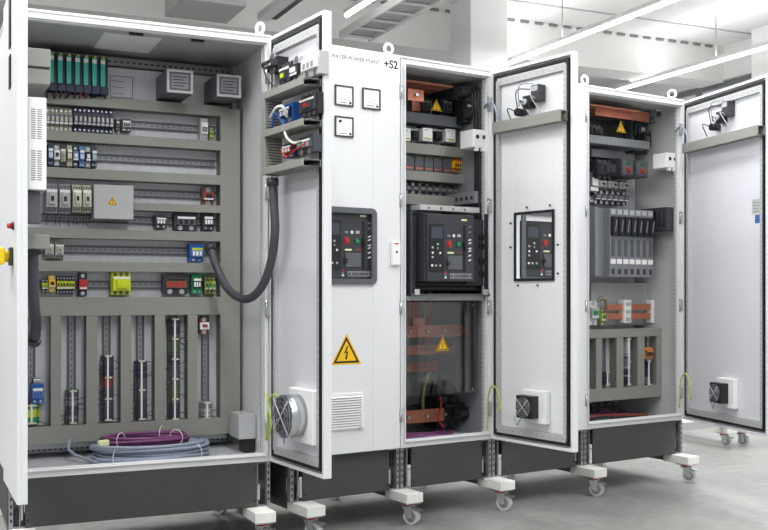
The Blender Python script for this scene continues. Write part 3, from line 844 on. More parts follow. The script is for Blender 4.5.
single(mb, 'tape_wrap', 'pale yellow tape wrapped on the left side of the cable coil', 'tape', Frame(F1.w(p[0], .2, 0).x, .2, ZB, .5), (0, 0, p[1]))

# grey box on the right inner wall, black conduit end
x0, z0 = F1.pix(250, 436, .3); x1, z1 = F1.pix(266, 411, .3)
t = thing('heater_box', 'light grey box low on the right inner wall of left cabinet', 'heater', F1, (W1-.1, .2, z0))
MB().box(0, .088, 0, .16, 0, z1-z0, 'lgrey').build('housing', t, bev=.003)
MB().box(.03, .085, .01, .1, -.07, 0, 'black').build('terminal_cover', t, bev=.003)

# ------------------------------------------------------------------ hoses
def cpt(px, py, z): return CAM+CF*z+CR*((px-CX)/FPX*z)+Vector((0, 0, -(py-HY)/FPX*z))
def hose(pts, r, label, F0=Frame(0, 0, 0, 0)):
    p0 = pts[0]; t = thing('cable_hose', label, 'hose', Frame(p0.x, p0.y, p0.z, 0))
    L = smooth([p-p0 for p in pts], 26)
    MB().tube(L, r, 'hose', 14, ridge=.93).build('corrugated_tube', t)
    for p, q in ((L[0], L[4]), (L[-1], L[-5])):
        d = (q-p).normalized(); MB().cyl(p-d*.012, p+d*.022, r*1.35, 'charcoal', 16).build('hose_fitting', t)
hose([cpt(272.5, 181, 4.62), cpt(274, 205, 4.62), cpt(275, 232, 4.62), cpt(271, 262, 4.66), cpt(261, 288, 4.72), cpt(246, 299, 4.8), cpt(229, 290, 4.9), cpt(217, 268, 4.98), cpt(210, 247, 5.03)], .0205, 'black corrugated hose looping from the right door into the cabinet')
hose([cpt(33, 249, 4.02), cpt(33, 275, 4.02), cpt(34, 305, 4.05), cpt(36, 325, 4.12), cpt(34, 340, 4.2)], .022, 'black corrugated hose hanging at the left door')

# ------------------------------------------------------------------ gear on the open right door of the left cabinet
def dduct(FD, p, x0, x1, z0, z1, label, group, lip=.0):
    """deep duct on a door; cover faces -y"""
    return duct(FD, x0, x1, z0, z1, -p, -.024, label, group)
P1D = .115
dz = []
for px, (a, b) in ((283, (84.5, 91.5)), (283, (124.5, 131)), (283, (163, 170))):
    dz.append((FD1R.pix(px, b, -P1D)[1], FD1R.pix(px, a, -P1D)[1]))
xA = FD1R.pix(261.5, 140, -P1D)[0]; xB = FD1R.pix(302, 100, -P1D)[0]
for (z0, z1), n in zip(dz, ('topmost', 'middle', 'lowest')):
    duct(FD1R, xA+.031, xB, z0, z1, -P1D, -.024, 'grey cable duct on the open right door, %s of three' % n, 'ducts of the right door ladder')
duct(FD1R, xA, xA+.03, dz[2][0], dz[0][1], -P1D, -.024, 'short vertical duct at the hinge side of the right door', 'ducts of the right door ladder')
def dmod(FD, name, cat, px, p, dpt, desc, **k):
    x0, x1, z0, z1 = FD.rect(*px, -p-dpt); return module(name, desc, cat, FD, x0, z0, x1-x0, z1-z0, -p, dpt, **k)
dmod(FD1R, 'door_relay', 'relay', (276, 62, 288, 88), .024, .06, 'black relay above the ducts of the right door', kind='contactor', body='black', nose='charcoal', acc='lime')
dmod(FD1R, 'door_switch', 'switch', (260, 57, 271, 70), .004, .09, 'black switch at the hinge side above the door ducts', kind='mcb', body='black', nose='charcoal', acc='charcoal')
dmod(FD1R, 'meter_back', 'meter', (299, 53, 317, 76), .004, .06, 'pale box standing on the topmost duct of the right door', kind='relay', body='lgrey', nose='paper', acc='mgrey')
dmod(FD1R, 'door_relay', 'relay', (288, 57, 297, 83), .024, .05, 'black and white relay beside the pale box', kind='mcb', body='lgrey', nose='black', acc='paper')
dmod(FD1R, 'interface_module', 'interface module', (277, 104, 291, 122), .024, .05, 'blue interface module with white clips between the door ducts', kind='relay', body='blue', nose='navy', acc='paper')
dmod(FD1R, 'interface_module', 'interface module', (296, 94, 314, 115), .024, .05, 'black module in the upper gap of the door ducts', kind='contactor', body='black', nose='charcoal', acc='red')
dmod(FD1R, 'interface_module', 'interface module', (280, 143, 292, 157), .024, .05, 'blue module in the lower gap of the door ducts', kind='relay', body='navy', nose='brick', acc='paper')
dmod(FD1R, 'interface_module', 'interface module', (294, 136, 312, 153), .024, .05, 'dark slotted module beside the blue one in the lower gap', kind='relay', body='slate', nose='dgrey', acc='lgrey')
def pp(F, px, py, d): a = F.pix(px, py, d); return (a[0], d, a[1])
wires_group(FD1R, [pp(FD1R, 270, 118, -.1), pp(FD1R, 276, 108, -.12), pp(FD1R, 283, 107, -.12), pp(FD1R, 287, 117, -.09)], 'paper', .006, 'white ribbon cable curving over the blue door module')
wires_group(FD1R, [pp(FD1R, 284, 128, -.1), pp(FD1R, 287, 138, -.12), pp(FD1R, 294, 143, -.11), pp(FD1R, 300, 141, -.08)], 'cream', .006, 'cream cable looping between middle and lowest door ducts')
wires_group(FD1R, [pp(FD1R, 272, 128, -.1), pp(FD1R, 275, 113, -.11), pp(FD1R, 281, 121, -.1), pp(FD1R, 285, 128, -.09)], 'blue', .005, 'blue cable in the upper gap of the door ducts')
wires_group(FD1R, [pp(FD1R, 281, 150, -.1), pp(FD1R, 286, 157, -.11), pp(FD1R, 295, 150, -.1), pp(FD1R, 306, 143, -.08)], 'red', .0035, 'red wire in the lower gap of the door ducts')
wires_group(FD1R, [pp(FD1R, 262, 64, -.09), pp(FD1R, 268, 80, -.11), pp(FD1R, 279, 88, -.1), pp(FD1R, 284, 80, -.08)], 'black', .004, 'black wire hanging from switch to relay on the right door')
# hose socket under the ladder
# ------------------------------------------------------------------ fan units
def fan(FD, px, p, size, label, round_=False, left=True):
    """filter fan on a door's inner face; px = sight of its front centre"""
    x, z = FD.pix(px[0], px[1], -.05); s = size
    t = thing('filter_fan', label, 'fan', FD, (x, -.004, z))
    MB().box(-s/2, s/2, -.035, 0, -s/2, s/2, 'paper', .004).build('housing', t)
    if round_:
        mb = MB(); n = 28; r0, r1 = s*.40, s*.40
        mb.cyl((-.02, -.035, 0), (-.02, -.11, 0), r0, 'chrome', 32); mb.cyl((-.02, -.1105, 0), (-.02, -.11, 0), r0*.86, 'black', 32)
        mb.build('motor_shroud', t)
        yy = -.113; cx = -.02; rr = r0
    else:
        cx = -s*.12; rr = s*.30; yy = -.088
        MB().box(cx-s*.34, cx+s*.34, -.085, -.035, -s*.34, s*.34, 'black', .003).build('fan_frame', t)
        MB().cyl((cx, -.0855, 0), (cx, -.085, 0), rr, 'charcoal', 28).build('fan_opening', t)
    mb = MB()
    for k in range(7):
        a = 2*PI*k/7; u = Vector((math.cos(a), 0, math.sin(a))); v = Vector((-math.sin(a), 0, math.cos(a))); c = Vector((cx, yy+.001, 0))
        mb.poly([c+u*rr*.3, c+u*rr*.9-v*rr*.05, c+u*rr*.92+v*rr*.5, c+u*rr*.35+v*rr*.35], (0, -.0012, 0), 'dgrey')
    mb.cyl((cx, yy, 0), (cx, yy-.004, 0), rr*.34, 'charcoal', 20)
    mb.build('impeller', t)
    mb = MB()
    for q in (.45, .7, .98): mb.ring((cx, yy-.007, 0), (0, 1, 0), rr*q, .0013, 'chrome', 28, 5)
    for a in (PI/4, -PI/4):
        u = Vector((math.cos(a), 0, math.sin(a)))*rr*1.1; c = Vector((cx, yy-.009, 0)); mb.cyl(c-u, c+u, .002 if not round_ else .003, 'lgrey', 6)
    mb.build('finger_guard', t)
    wire(t, [(cx-s*.2, -.06, -s*.3), (-s*.55, -.05, -s*.5), (-s*.75, -.03, -s*.62), (-s*.95, -.02, -s*.4)], 'cablegrey', .003, 'fan_cable')
    return t
fan(FD1R, (298, 416), .0, .235, 'large round metal fan low on the open right door', True)
fan(FD3, (532, 407), .0, .17, 'small square black fan on the open middle door')
fan(FD5, (723, 393), .0, .17, 'small square black fan on the rightmost open door')

# ------------------------------------------------------------------ closed door fittings
YS = -.034
def meter(px, label, kind):
    x0, x1, z0, z1 = F2.rect(*px, YS-.006); w, h = x1-x0, z1-z0
    t = thing('panel_meter', label, 'panel meter', F2, (x0, YS-.0002, z0), 'square meters on the +S2 door')
    MB().frame(0, w, 0, h, w*.07, -.008, 0, 'charcoal').build('bezel', t)
    mb = MB().box(w*.07, w*.93, -.005, 0, h*.07, h*.93, 'paper'); mb.build('dial', t)
    mb = MB()
    if kind:
        mb.poly([(w*.2, -.0052, h*.66), (w*.38, -.0052, h*.74), (w*.34, -.0052, h*.84), (w*.22, -.0052, h*.8)], (0, -.0004, 0), 'black')
        for k in range(5): mb.box(w*(.4+.09*k), w*(.42+.09*k), -.0056, -.005, h*(.72-.07*k), h*(.75-.07*k), 'black')
    else:
        for k in range(9):
            a = .15+1.3*k/8; mb.box(w*(.85-.62*math.cos(a)), w*(.865-.62*math.cos(a)), -.0056, -.005, h*(.28+.52*math.sin(a)), h*(.30+.52*math.sin(a)), 'dgrey')
        mb.cyl((w*.84, -.0055, h*.26), (w*.26, -.0055, h*.36), .0009, 'mgrey', 6)
    mb.build('scale', t)
    mb = MB().box(w*.25, w*.62, -.0056, -.005, h*.15, h*.19, 'mgrey').cyl((w*.82, -.005, h*.17), (w*.82, -.0075, h*.17), w*.055, 'black', 12)
    mb.build('zero_screw', t)
meter((335, 85.5, 353.5, 106), 'white square meter with dark bezel, upper left of three', False)
meter((362.5, 88.5, 380.5, 109.5), 'white square meter with dark bezel, upper right of three', False)
meter((335, 116.5, 353.5, 137), 'white square meter with dark pointer marks, lower one', True)
x0, x1, z0, z1 = F2.rect(331.5, 333, 361, 364.5, YS)
t = thing('warning_sign', 'large yellow high-voltage triangle on the +S2 door', 'warning sign', F2, ((x0+x1)/2, YS-.0004, z0))
warn_sign(t, 0, (x1-x0)*.30, (x1-x0)*1.03, 0, 'triangle_plate')
# vent grille
x0, x1, z0, z1 = F2.rect(331, 393, 364, 430.5, YS-.01); x0 = x1-.25
t = thing('vent_grille', 'white slatted air vent low on the +S2 door', 'vent', F2, (x0, YS-.0002, z0))
w_, h_ = x1-x0, z1-z0
MB().box(0, w_, -.006, 0, 0, h_, 'paper', .002).build('frame', t)
for k in range(13):
    z = h_*(.06+.068*k)
    MB().poly([(.008, -.006, z+h_*.045), (w_-.008, -.006, z+h_*.045), (w_-.008, -.015, z), (.008, -.015, z)], (0, -.0012, 0), 'paper').build('slat', t)
MB().box(.01, w_-.01, -.0063, -.006, h_*.05, h_*.93, 'mgrey').build('filter', t)
MB().box(w_-.03, w_-.01, -.016, -.006, .004, .014, 'lgrey').build('catch', t)
# lock handle
x0, x1, z0, z1 = F2.rect(391.5, 241, 400, 265.5, YS-.01)
t = thing('door_lock', 'white swing lock with red dot on the cabinet edge', 'door lock', F2, (x0, -.0345, z0))
MB().box(0, x1-x0, -.018, 0, 0, z1-z0, 'paper', .006).build('body', t)
MB().cyl(((x1-x0)*.5, -.018, (z1-z0)*.55), ((x1-x0)*.5, -.0195, (z1-z0)*.55), .006, 'black', 12).build('keyhole', t)
MB().box((x1-x0)*.3, (x1-x0)*.7, -.0188, -.018, (z1-z0)*.86, (z1-z0)*.92, 'red').build('dot', t)

# ------------------------------------------------------------------ circuit breakers
def face(t, w, h, y):
    """operating face of a power breaker, origin lower left at x=0, z=0; looks along -y"""
    X = lambda f: w*f
    Z = lambda f: h*(1-f)
    MB().box(0, w, y, y+.03, 0, h, 'charcoal', .003).build('front_cover', t)
    tu = MB().box(X(.03), X(.34), y-.006, y, Z(.86), Z(.14), 'black', .002).build('trip_unit', t)
    MB().box(X(.07), X(.30), y-.0068, y-.006, Z(.36), Z(.19), 'slate').build('screen', tu)
    for i, (a, b, m) in enumerate(((.2, .45, 'lgrey'), (.09, .50, 'lgrey'), (.09, .58, 'paper'), (.25, .58, 'paper'), (.09, .645, 'lgrey'), (.08, .77, 'paper'), (.16, .77, 'lgrey'), (.25, .77, 'lgrey'), (.2, .51, 'mgrey'))):
        MB().cyl((X(a), y-.006, Z(b)), (X(a), y-.009, Z(b)), w*.019, m, 12).build('button', tu)
    for a, b, c, d, m, n in ((.42, .48, .30, .33, 'mgrey', 'spring_indicator'), (.535, .58, .29, .335, 'paper', 'ready_indicator'), (.635, .705, .29, .33, 'lgrey', 'position_indicator'), (.42, .55, .56, .585, 'led', 'rating_label'), (.62, .73, .56, .58, 'brick', 'mode_label'), (.72, .84, .055, .08, 'led', 'type_label')):
        MB().box(X(a), X(b), y-.002, y, Z(d), Z(c), m).build(n, t)
    MB().box(X(.40), X(.51), y-.002, y, Z(.495), Z(.385), 'brick', .001).cyl((X(.455), y-.002, Z(.44)), (X(.455), y-.009, Z(.44)), w*.04, 'red', 18).build('off_button', t)
    MB().box(X(.615), X(.70), y-.002, y, Z(.48), Z(.40), 'dgreen', .001).cyl((X(.655), y-.002, Z(.44)), (X(.655), y-.008, Z(.44)), w*.035, 'green', 18).build('on_button', t)
    MB().box(X(.42), X(.73), y-.007, y, Z(.83), Z(.62), 'dgrey', .003).build('crank_flap', t)
    MB().box(X(.40), X(.46), y-.008, y, Z(.77), Z(.70), 'black').build('key_slot', t)
    MB().box(X(.755), X(.815), y-.0006, y, Z(.86), Z(.15), 'rubber').build('lever_slot', t)
    MB().box(X(.765), X(.805), y-.012, y-.0006, Z(.52), Z(.40), 'black', .001).build('charging_lever', t)
    for k, f in enumerate((.17, .25, .37, .42, .50, .54, .61, .68)):
        MB().poly([(X(.87), y-.0004, Z(f)), (X(.93), y-.0004, Z(f-.02)), (X(.94), y-.0004, Z(f)), (X(.88), y-.0004, Z(f+.015))], (0, -.0005, 0), 'mgrey' if k < 2 else 'paper').build('step_mark', t)
    lp = MB().box(X(.47), X(.95), y-.003, y, Z(.965), Z(.885), 'mgrey', .002).build('data_plate', t)
    mb = MB(); random.seed(4)
    for k in range(11): mb.box(X(.56+.03*k), X(.575+.03*k+random.random()*.01), y-.0035, y-.003, Z(.945), Z(.905), 'charcoal')
    mb.build('print', lp)
    for a in (.505, .925): MB().cyl((X(a), y-.003, Z(.925)), (X(a), y-.005, Z(.925)), w*.017, 'black', 12).build('rivet', lp)
    for k, m in enumerate(('red', 'lblue', 'paper')): MB().box(X(.36), X(.40), y-.001, y, Z(.89+.035*k), Z(.865+.035*k), m).build('phase_mark', t)
def bezel(t, x0, x1, z0, z1, y):
    mb = MB(); t_ = .028; r = .03; n = 6
    def rr(o, r_):
        pts = []
        for cx, cz, a0 in ((x1-o-r_, z1-o-r_, 0), (x0+o+r_, z1-o-r_, PI/2), (x0+o+r_, z0+o+r_, PI), (x1-o-r_, z0+o+r_, 1.5*PI)):
            for k in range(n+1):
                a = a0+PI/2*k/n; pts.append((cx+r_*math.cos(a), cz+r_*math.sin(a)))
        return pts
    A, B = rr(0, r), rr(t_, .008); bm = mb.bm; i = mb.mi('dgrey'); N = len(A)
    def vs(P, yy): return [bm.verts.new((a, yy, b)) for a, b in P]
    a0, a1, b0, b1 = vs(A, y), vs(A, y-.012), vs(B, y), vs(B, y-.012)
    for k in range(N):
        j = (k+1) % N
        for q in ((a0[k], a0[j], a1[j], a1[k]), (a1[k], a1[j], b1[j], b1[k]), (b1[k], b1[j], b0[j], b0[k]), (b0[k], b0[j], a0[j], a0[k])):
            bm.faces.new(q).material_index = i
    return mb.build('bezel', t)
# on the +S2 door
fx0, fx1, fz0, fz1 = F2.rect(321, 211, 371.5, 279, 0)
t = thing('circuit_breaker', 'black breaker front with red and green buttons in the +S2 door', 'circuit breaker', F2, (fx0, 0, fz0), 'power circuit breakers')
face(t, fx1-fx0, fz1-fz0, -.022)
bx = F2.rect(310, 207, 376.5, 284.5, -.04)
bezel(t, bx[1]-.41-fx0, bx[1]-fx0, bx[2]-fz0, bx[3]-fz0, -.0345)
MB().box(bx[1]-.41-fx0+.025, bx[1]-fx0-.025, .012, .05, .005, fz1-fz0-.005, 'black').build('housing', t)
MB().box(bx[1]-.41-fx0+.02, -.004, -.018, .01, -.005, fz1-fz0+.005, 'charcoal', .002).build('side_shroud', t)
# seen through the cut-out of the open middle door
fx0 = .208; fz0 = F4.pix(545, 277, 0)[1]; fz1 = F4.pix(545, 217, 0)[1]
zc4 = (fz0+fz1)/2
hh = .35; fz0 = zc4-hh/2
t = thing('circuit_breaker', 'black breaker front seen through cut-out of the open middle door', 'circuit breaker', F4, (fx0, 0, fz0), 'power circuit breakers')
face(t, .34, hh, -.022)
bezel(t, -.035, .375, -.025, hh+.025, -.0345)
MB().box(-.02, .36, .012, .05, .005, hh-.005, 'black').build('housing', t)
# seal around the door cut-out
a, b, c, d = WIN3
t = thing('cutout_seal', 'thin black rectangular seal around the cut-out in open middle door', 'seal', FD3, (a, -.004, c))
MB().frame(0, b-a, 0, d-c, .014, -.006, 0, 'rubber').build('seal_frame', t)
for u_, v_ in ((.33, 1.06), (.9, 1.06), (-.09, .85), (-.09, .5), (1.09, .5), (1.09, .1), (.1, -.06), (.6, -.06)):
    MB().cyl(((b-a)*u_, 0, (d-c)*v_), ((b-a)*u_, -.008, (d-c)*v_), .005, 'charcoal', 8).build('stud', t)
# big draw-out breaker in the open cabinet
ax0, ax1, az0, az1 = F3.rect(407.5, 212, 486, 295, .03)
t = thing('circuit_breaker', 'big black draw-out breaker bulging from the open middle cabinet', 'circuit breaker', F3, (ax0, 0, az0), 'power circuit breakers')
AW, AH = ax1-ax0, az1-az0
MB().box(0, .012, .0, .34, 0, AH, 'charcoal', .002).build('cradle_side', t)
MB().box(AW-.012, AW, .0, .34, 0, AH, 'charcoal', .002).build('cradle_side', t)
MB().box(.013, AW-.013, .06, .36, .02, AH-.01, 'black', .004).build('housing', t)
MB().box(.0, AW, -.01, .34, -.006, .006, 'darksteel').build('cradle_base', t)
qx0, qx1, qz0, qz1 = F3.rect(427.5, 215, 474, 281, -.05)
face_t = bpy.data.objects.new('operating_front', None)
f0 = qx0-ax0; g0 = qz0-az0
class _P: pass
ft = MB().box(f0-.005, f0+qx1-qx0+.005, -.028, .06, g0-.004, qz1-az0+.004, 'charcoal', .003).build('front_cover', t)
bpy.data.objects.remove(face_t)
old = bpy.data.objects[:]; 
def shifted_face(parent, x, z, w, h, y):
    before = set(bpy.data.objects); face(parent, w, h, y)
    for o in set(bpy.data.objects)-before:
        if o.parent is parent: o.location = (x, 0, z)
shifted_face(t, f0, g0, qx1-qx0, qz1-qz0, -.05)
MB().box(.02, f0-.012, .03, .06, .03, AH-.03, 'charcoal', .003).build('side_shroud', t)
MB().box(f0+qx1-qx0+.012, AW-.016, .03, .06, .05, AH-.03, 'charcoal', .003).build('side_shroud', t)
for zz in (.1, .17, .25, .3): MB().box(AW-.05, AW-.02, .022, .03, zz, zz+.03, 'black', .001).build('contact_block', t)
for k in range(2): MB().box(.05, AW-.08, .012, .06, .03+.022*k, .038+.022*k, 'black').build('grip_rib', t)
mb = MB(); mb.box(.06, AW-.07, .0, .09, AH+.002, AH+.03, 'lgrey')
for k in range(4): mb.box(.11+.08*k, .118+.08*k, -.001, 0, AH+.008, AH+.02, 'black')
mb.build('terminal_cover', t)
for xx in (.02, AW-.05): MB().box(xx, xx+.03, -.012, 0, .0, .03, 'lgrey', .002).build('foot_bracket', t)

# ------------------------------------------------------------------ inside the open middle cabinet
YP = .396
def shelf(F, px, yf, yb, m, label, name='mounting_rail', cat='rail'):
    x0, x1, z0, z1 = F.rect(*px, yf)
    return single(MB().box(0, x1-x0, yf-yb, 0, 0, z1-z0, m, .002), name, label, cat, F, (x0, yb, z0))
def duct_px(F, px, yf, yb, label, group):
    x0, x1, z0, z1 = F.rect(*px, yf); return duct(F, x0, x1, z0, z1, yf, yb, label, group)
# three copper bars under the roof and droppers
def busbar(F, x0, x1, y0, y1, z0, z1, label, group, bolts=0, vertical=False, name='busbar'):
    t = thing(name, label, 'busbar', F, (x0, y0, z0), group)
    MB().box(0, x1-x0, 0, y1-y0, 0, z1-z0, 'copper', .0015).build('bar', t)
    for k in range(bolts):
        x = (x1-x0)*(k+.6)/(bolts+.2); z = (z1-z0)/2
        MB().cyl((x, 0, z), (x, -.014, z), .009, 'chrome', 6).build('bolt', t)
    return t
GB = 'copper bars in the open middle cabinet'
for k, (y, z) in enumerate(((.16, 1.925), (.26, 1.925), (.36, 1.925))):
    busbar(F3, .03, .46, y, y+.075, z, z+.012, 'flat copper bar below the roof of open middle cabinet, %s one' % ('front', 'middle', 'rear')[k], GB)
x0, x1, z0, z1 = F3.rect(408, 89, 424, 101, .2)
busbar(F3, x0, x1, .2, .212, z0, z1, 'upright copper tab at top left of open middle cabinet', GB, 1)
x0, x1, z0, z1 = F3.rect(412, 101, 432, 112, .3)
busbar(F3, x0, x1, .3, .312, z0, z1, 'dark copper tab behind small warning triangle', GB)
t = thing('warning_sign', 'small yellow triangle among dark gear at top of open middle cabinet', 'warning sign', F3, (*F3.pix(436.5, 110.5, .22)[:1], .22, F3.pix(436.5, 110.5, .22)[1]))
warn_sign(t, 0, .02, .075, 0, 'triangle_plate')
for px, lab in (((424, 97, 434, 114), 'black fuse carrier left of small warning triangle'), ((444, 97, 455, 116), 'black fuse carrier right of small warning triangle'), ((457, 99, 469, 118), 'charcoal fuse carrier at top right of open middle cabinet')):
    one('fuse_carrier', 'fuse carrier', F3, px, .36, .1, lab, kind='contactor', body='black', nose='charcoal', acc='black', lab='mgrey')
shelf(F3, (405, 114.5, 463, 125), .24, .38, 'dgrey', 'broad dark grey shelf rail above the white relays', 'support_shelf', 'shelf')
for px, lab in (((404.5, 128, 411, 141), 'leftmost'), ((422.5, 128, 433, 141), 'middle'), ((445.5, 129, 456, 142), 'rightmost')):
    one('coupling_relay', 'relay', F3, px, .38, .12, 'plain white relay block on upper rail of open middle cabinet, %s of three' % lab, kind='plain', body='paper', acc='lgrey', lab='pe', group='white relay blocks')
for px, lab in (((411, 124.5, 422, 143), 'left'), ((433.5, 125, 445, 144), 'right')):
    one('contactor', 'contactor', F3, px, .38, .13, 'round-edged black contactor between white relay blocks, %s of two' % lab, kind='contactor', body='lgrey', nose='black', acc='black', lab='lgrey', group='black contactors between relay blocks')
duct_px(F3, (404.5, 145, 464, 155), .25, .395, 'grey duct below the black and white relay blocks', 'ducts in the open middle cabinet')
row('bus_terminal', 'bus terminal', F3, (405, 155.8, 452, 172), 5, .38, .1, 'plain grey bus terminal with rust-red tag, %s of five', 'grey bus terminals', kind='plain', body='dgrey', acc='olive', lab='copper')
one('orange_connector', 'connector', F3, (453, 158, 463.5, 172), .38, .12, 'orange connector at right end of grey bus terminals', kind='relay', body='orange', nose='warn', acc='black', lab='orange')
duct_px(F3, (404.5, 172.5, 464.5, 181.5), .25, .395, 'grey duct below the orange connector', 'ducts in the open middle cabinet')
row('miniature_breaker', 'circuit breaker', F3, (405, 184, 460, 194.5), 8, .38, .07, 'dark miniature breaker in lowest row above big breaker, %s of eight', 'dark breakers above the big breaker', kind='mcb', body='dgrey', nose='mgrey', acc='lgrey', lab='mgrey')
duct_px(F3, (404.5, 195.5, 465, 205.5), .25, .395, 'grey duct directly above the big draw-out breaker', 'ducts in the open middle cabinet')
# right wall of this cabinet: support block, deep rail, dark gear
def sideblock(F, W, y0, y1, px, py0, py1, label, m='paper', holes=2):
    z1 = F.pix(px, py0, y0)[1]; z0 = F.pix(px, py1, y0)[1]
    x = W-.115
    t = thing('busbar_support', label, 'support', F, (x, y0, z0))
    w = y1-y0; hgt = z1-z0
    MB().box(0, .1, 0, w, 0, hgt, m, .004).build('body', t)
    for k in range(holes):
        MB().cyl((.03+.045*k, -.001, hgt*.6), (.03+.045*k, .001, hgt*.6), .012, 'black', 14).build('hole', t)
    for k in range(2): MB().box(.018+.045*k, .042+.045*k, .002, .02, -.018, 0, m, .002).build('foot', t)
sideblock(F3, W3, .025, .14, 474, 129, 147, 'white support block with two holes on right wall of open middle cabinet')
sideblock(F5, W5, .035, .15, 664, 152, 167, 'white support block with two holes at upper right of rightmost cabinet')
x0, x1, z0, z1 = F3.rect(466, 191, 486, 203, .06)
t = thing('side_rail', 'deep grey slotted rail along right wall above the big breaker', 'rail', F3, (W3-.075, .06, z0))
MB().box(0, .06, 0, .45, 0, z1-z0, 'mgrey').build('channel', t, bev=.002)
for k in range(9): MB().box(-.0006, 0, .02+.045*k, .04+.045*k, .02, .04, 'black').build('slot', t)
one('side_breaker', 'switch', F3, (468, 100, 482, 122), .25, .12, 'black switch block high on right wall of open middle cabinet', kind='contactor', body='black', nose='charcoal', acc='dgrey')
one('auxiliary_switch', 'switch', F3, (471, 150, 483, 186), .3, .08, 'dark upright cover on right side below white support block', kind='relay', body='charcoal', nose='dgrey', acc='charcoal', lab='charcoal')
for k, (dx, lab) in enumerate(((0, 'front'), (.02, 'middle'), (.04, 'rear'))):
    wires_group(F3, [(W3-.05-dx*.4, .06+dx, 1.92), (W3-.05, .05+dx, 1.6), (W3-.045, .06+dx, 1.2), (W3-.05, .05+dx, 1.0)], 'black', .007, 'black cable running down right wall of open middle cabinet, %s one of three' % lab)
# lower compartment
shelf(F3, (407, 295.5, 485, 300.5), .032, .4, 'lgrey', 'pale horizontal divider under the big draw-out breaker', 'divider_shelf', 'shelf')
bars = [((404, 325, 470, 337), .22, 5), ((404, 345, 455, 354.5), .33, 4), ((404, 362, 438.5, 371.5), .43, 3)]
for i, (px, y, nb) in enumerate(bars):
    x0, x1, z0, z1 = F3.rect(*px, y)
    busbar(F3, .02, x1, y, y+.012, z0, z1, 'horizontal copper bar with bolts below big breaker, %s of three' % ('highest', 'middle', 'lowest')[i], GB, nb)
for k, (a, b, y, z0p, z1p) in enumerate(((409, 419, .36, 302, 325), (424, 432, .45, 302, 345))):
    x0, x1, z0, z1 = F3.rect(a, z0p, b, z1p, y); busbar(F3, x0, x1, y, y+.01, z0, z1, 'vertical copper dropper below big breaker, %s one' % ('left', 'right')[k], GB)
x0, x1, z0, z1 = F3.rect(409, 318, 421, 326, .2)
busbar(F3, x0, x1, .16, .215, z0, z1, 'copper angle piece resting on highest lower bar', GB)
x0, x1, z0, z1 = F3.rect(404, 409, 455, 422, .25)
busbar(F3, .02, x1, .25, .262, z0, z1, 'copper bar near floor of open middle cabinet', GB, 4)
x0, x1, z0, z1 = F3.rect(404, 375, 437, 404, .5)
single(MB().box(0, x1-x0, 0, .003, 0, z1-z0, 'mgrey'), 'partition_sheet', 'grey metal sheet behind yellow-green cable in middle cabinet', 'sheet', F3, (x0, .5, z0))
wires_group(F3, [pp(F3, 429, 374, .4), pp(F3, 425, 385, .38), pp(F3, 423, 398, .36), pp(F3, 423, 410, .3)], 'pe', .009, 'thick yellow-green cable rising behind copper bar')
wires_group(F3, [pp(F3, 433, 380, .4), pp(F3, 431, 392, .38), pp(F3, 430, 400, .36), pp(F3, 431, 410, .3)], 'black', .005, 'black cable beside the yellow-green one')
wires_group(F3, [pp(F3, 440, 395, .2), pp(F3, 441, 405, .2), pp(F3, 438, 418, .22), pp(F3, 444, 428, .2)], 'red', .005, 'red cable low in open middle cabinet')
for k in range(5):
    wires_group(F3, [(.05, .06+.03*k, .03+.004*k), (.2, .09+.03*k, .035), (.33, .05+.035*k, .03), (W3-.12, .2+.03*k, .026)], 'purple', .0075, 'purple cable on floor of open middle cabinet, %s of five from the front' % ('first', 'second', 'third', 'fourth', 'last')[k])
one('terminal_or_shade_box', 'terminal block', F3, (447, 398, 481, 428), .45, .25, 'added black shade box low at right of open middle cabinet', kind='contactor', body='black', nose='black', acc='charcoal', lab='charcoal')  # added black box standing in for the shadow in this corner
one('terminal_or_shade_box', 'terminal block', F3, (441, 398, 452, 412), .35, .05, 'small black clamp right of yellow-green cable', kind='contactor', body='black', nose='charcoal', acc='chrome', lab='charcoal')
# clear cover with its own triangle
x0, x1, z0, z1 = F3.rect(406, 302, 486, 394, .09)
t = thing('clear_cover', 'clear plastic cover over lower copper bars with yellow triangle', 'cover', F3, (.05, .09, z0))
MB().box(0, W3-.1, 0, .004, 0, z1-z0, 'clear').build('sheet', t)
wx, wz = F3.pix(442.5, 348, .09)
warn_sign(t, wx-.05, wz-z0+.012, .088, -.0005)
for u_, v_ in ((.02, .02), (W3-.12, .02), (.02, z1-z0-.02), (W3-.12, z1-z0-.02)): MB().cyl((u_, 0, v_), (u_, -.006, v_), .007, 'chrome', 8).build('screw', t)

# ------------------------------------------------------------------ inside the rightmost cabinet
GR = 'copper bars in the rightmost cabinet'
for k in range(3):
    busbar(F5, .04, .60, .12+.1*k, .19+.1*k, 1.925, 1.937, 'flat copper bar under roof of rightmost cabinet, %s one' % ('front', 'middle', 'rear')[k], GR)
x0, x1, z0, z1 = F5.rect(592, 108, 646, 121, .22)
busbar(F5, x0, x1, .19, .198, z0+.01, z1-.01, 'broad copper bar on edge at top of rightmost cabinet', GR, 0)
t = thing('warning_sign', 'yellow triangle hanging below top copper bar of rightmost cabinet', 'warning sign', F5, (F5.pix(621, 132, .2)[0], .2, F5.pix(621, 132, .2)[1]))
warn_sign(t, 0, .022, .085, 0, 'triangle_plate')
one('fuse_carrier', 'fuse carrier', F5, (592, 124, 606, 136), .35, .1, 'black fuse carrier left of triangle in rightmost cabinet', kind='contactor', body='black', nose='charcoal', acc='black', lab='charcoal')
one('fuse_carrier', 'fuse carrier', F5, (636, 118, 650, 140), .35, .1, 'grey carrier right of triangle in rightmost cabinet', kind='contactor', body='dgrey', nose='charcoal', acc='lgrey', lab='charcoal')
shelf(F5, (590, 138, 650, 146), .2, .35, 'mgrey', 'grey support angle crossing below triangle of rightmost cabinet', 'support_shelf', 'shelf')
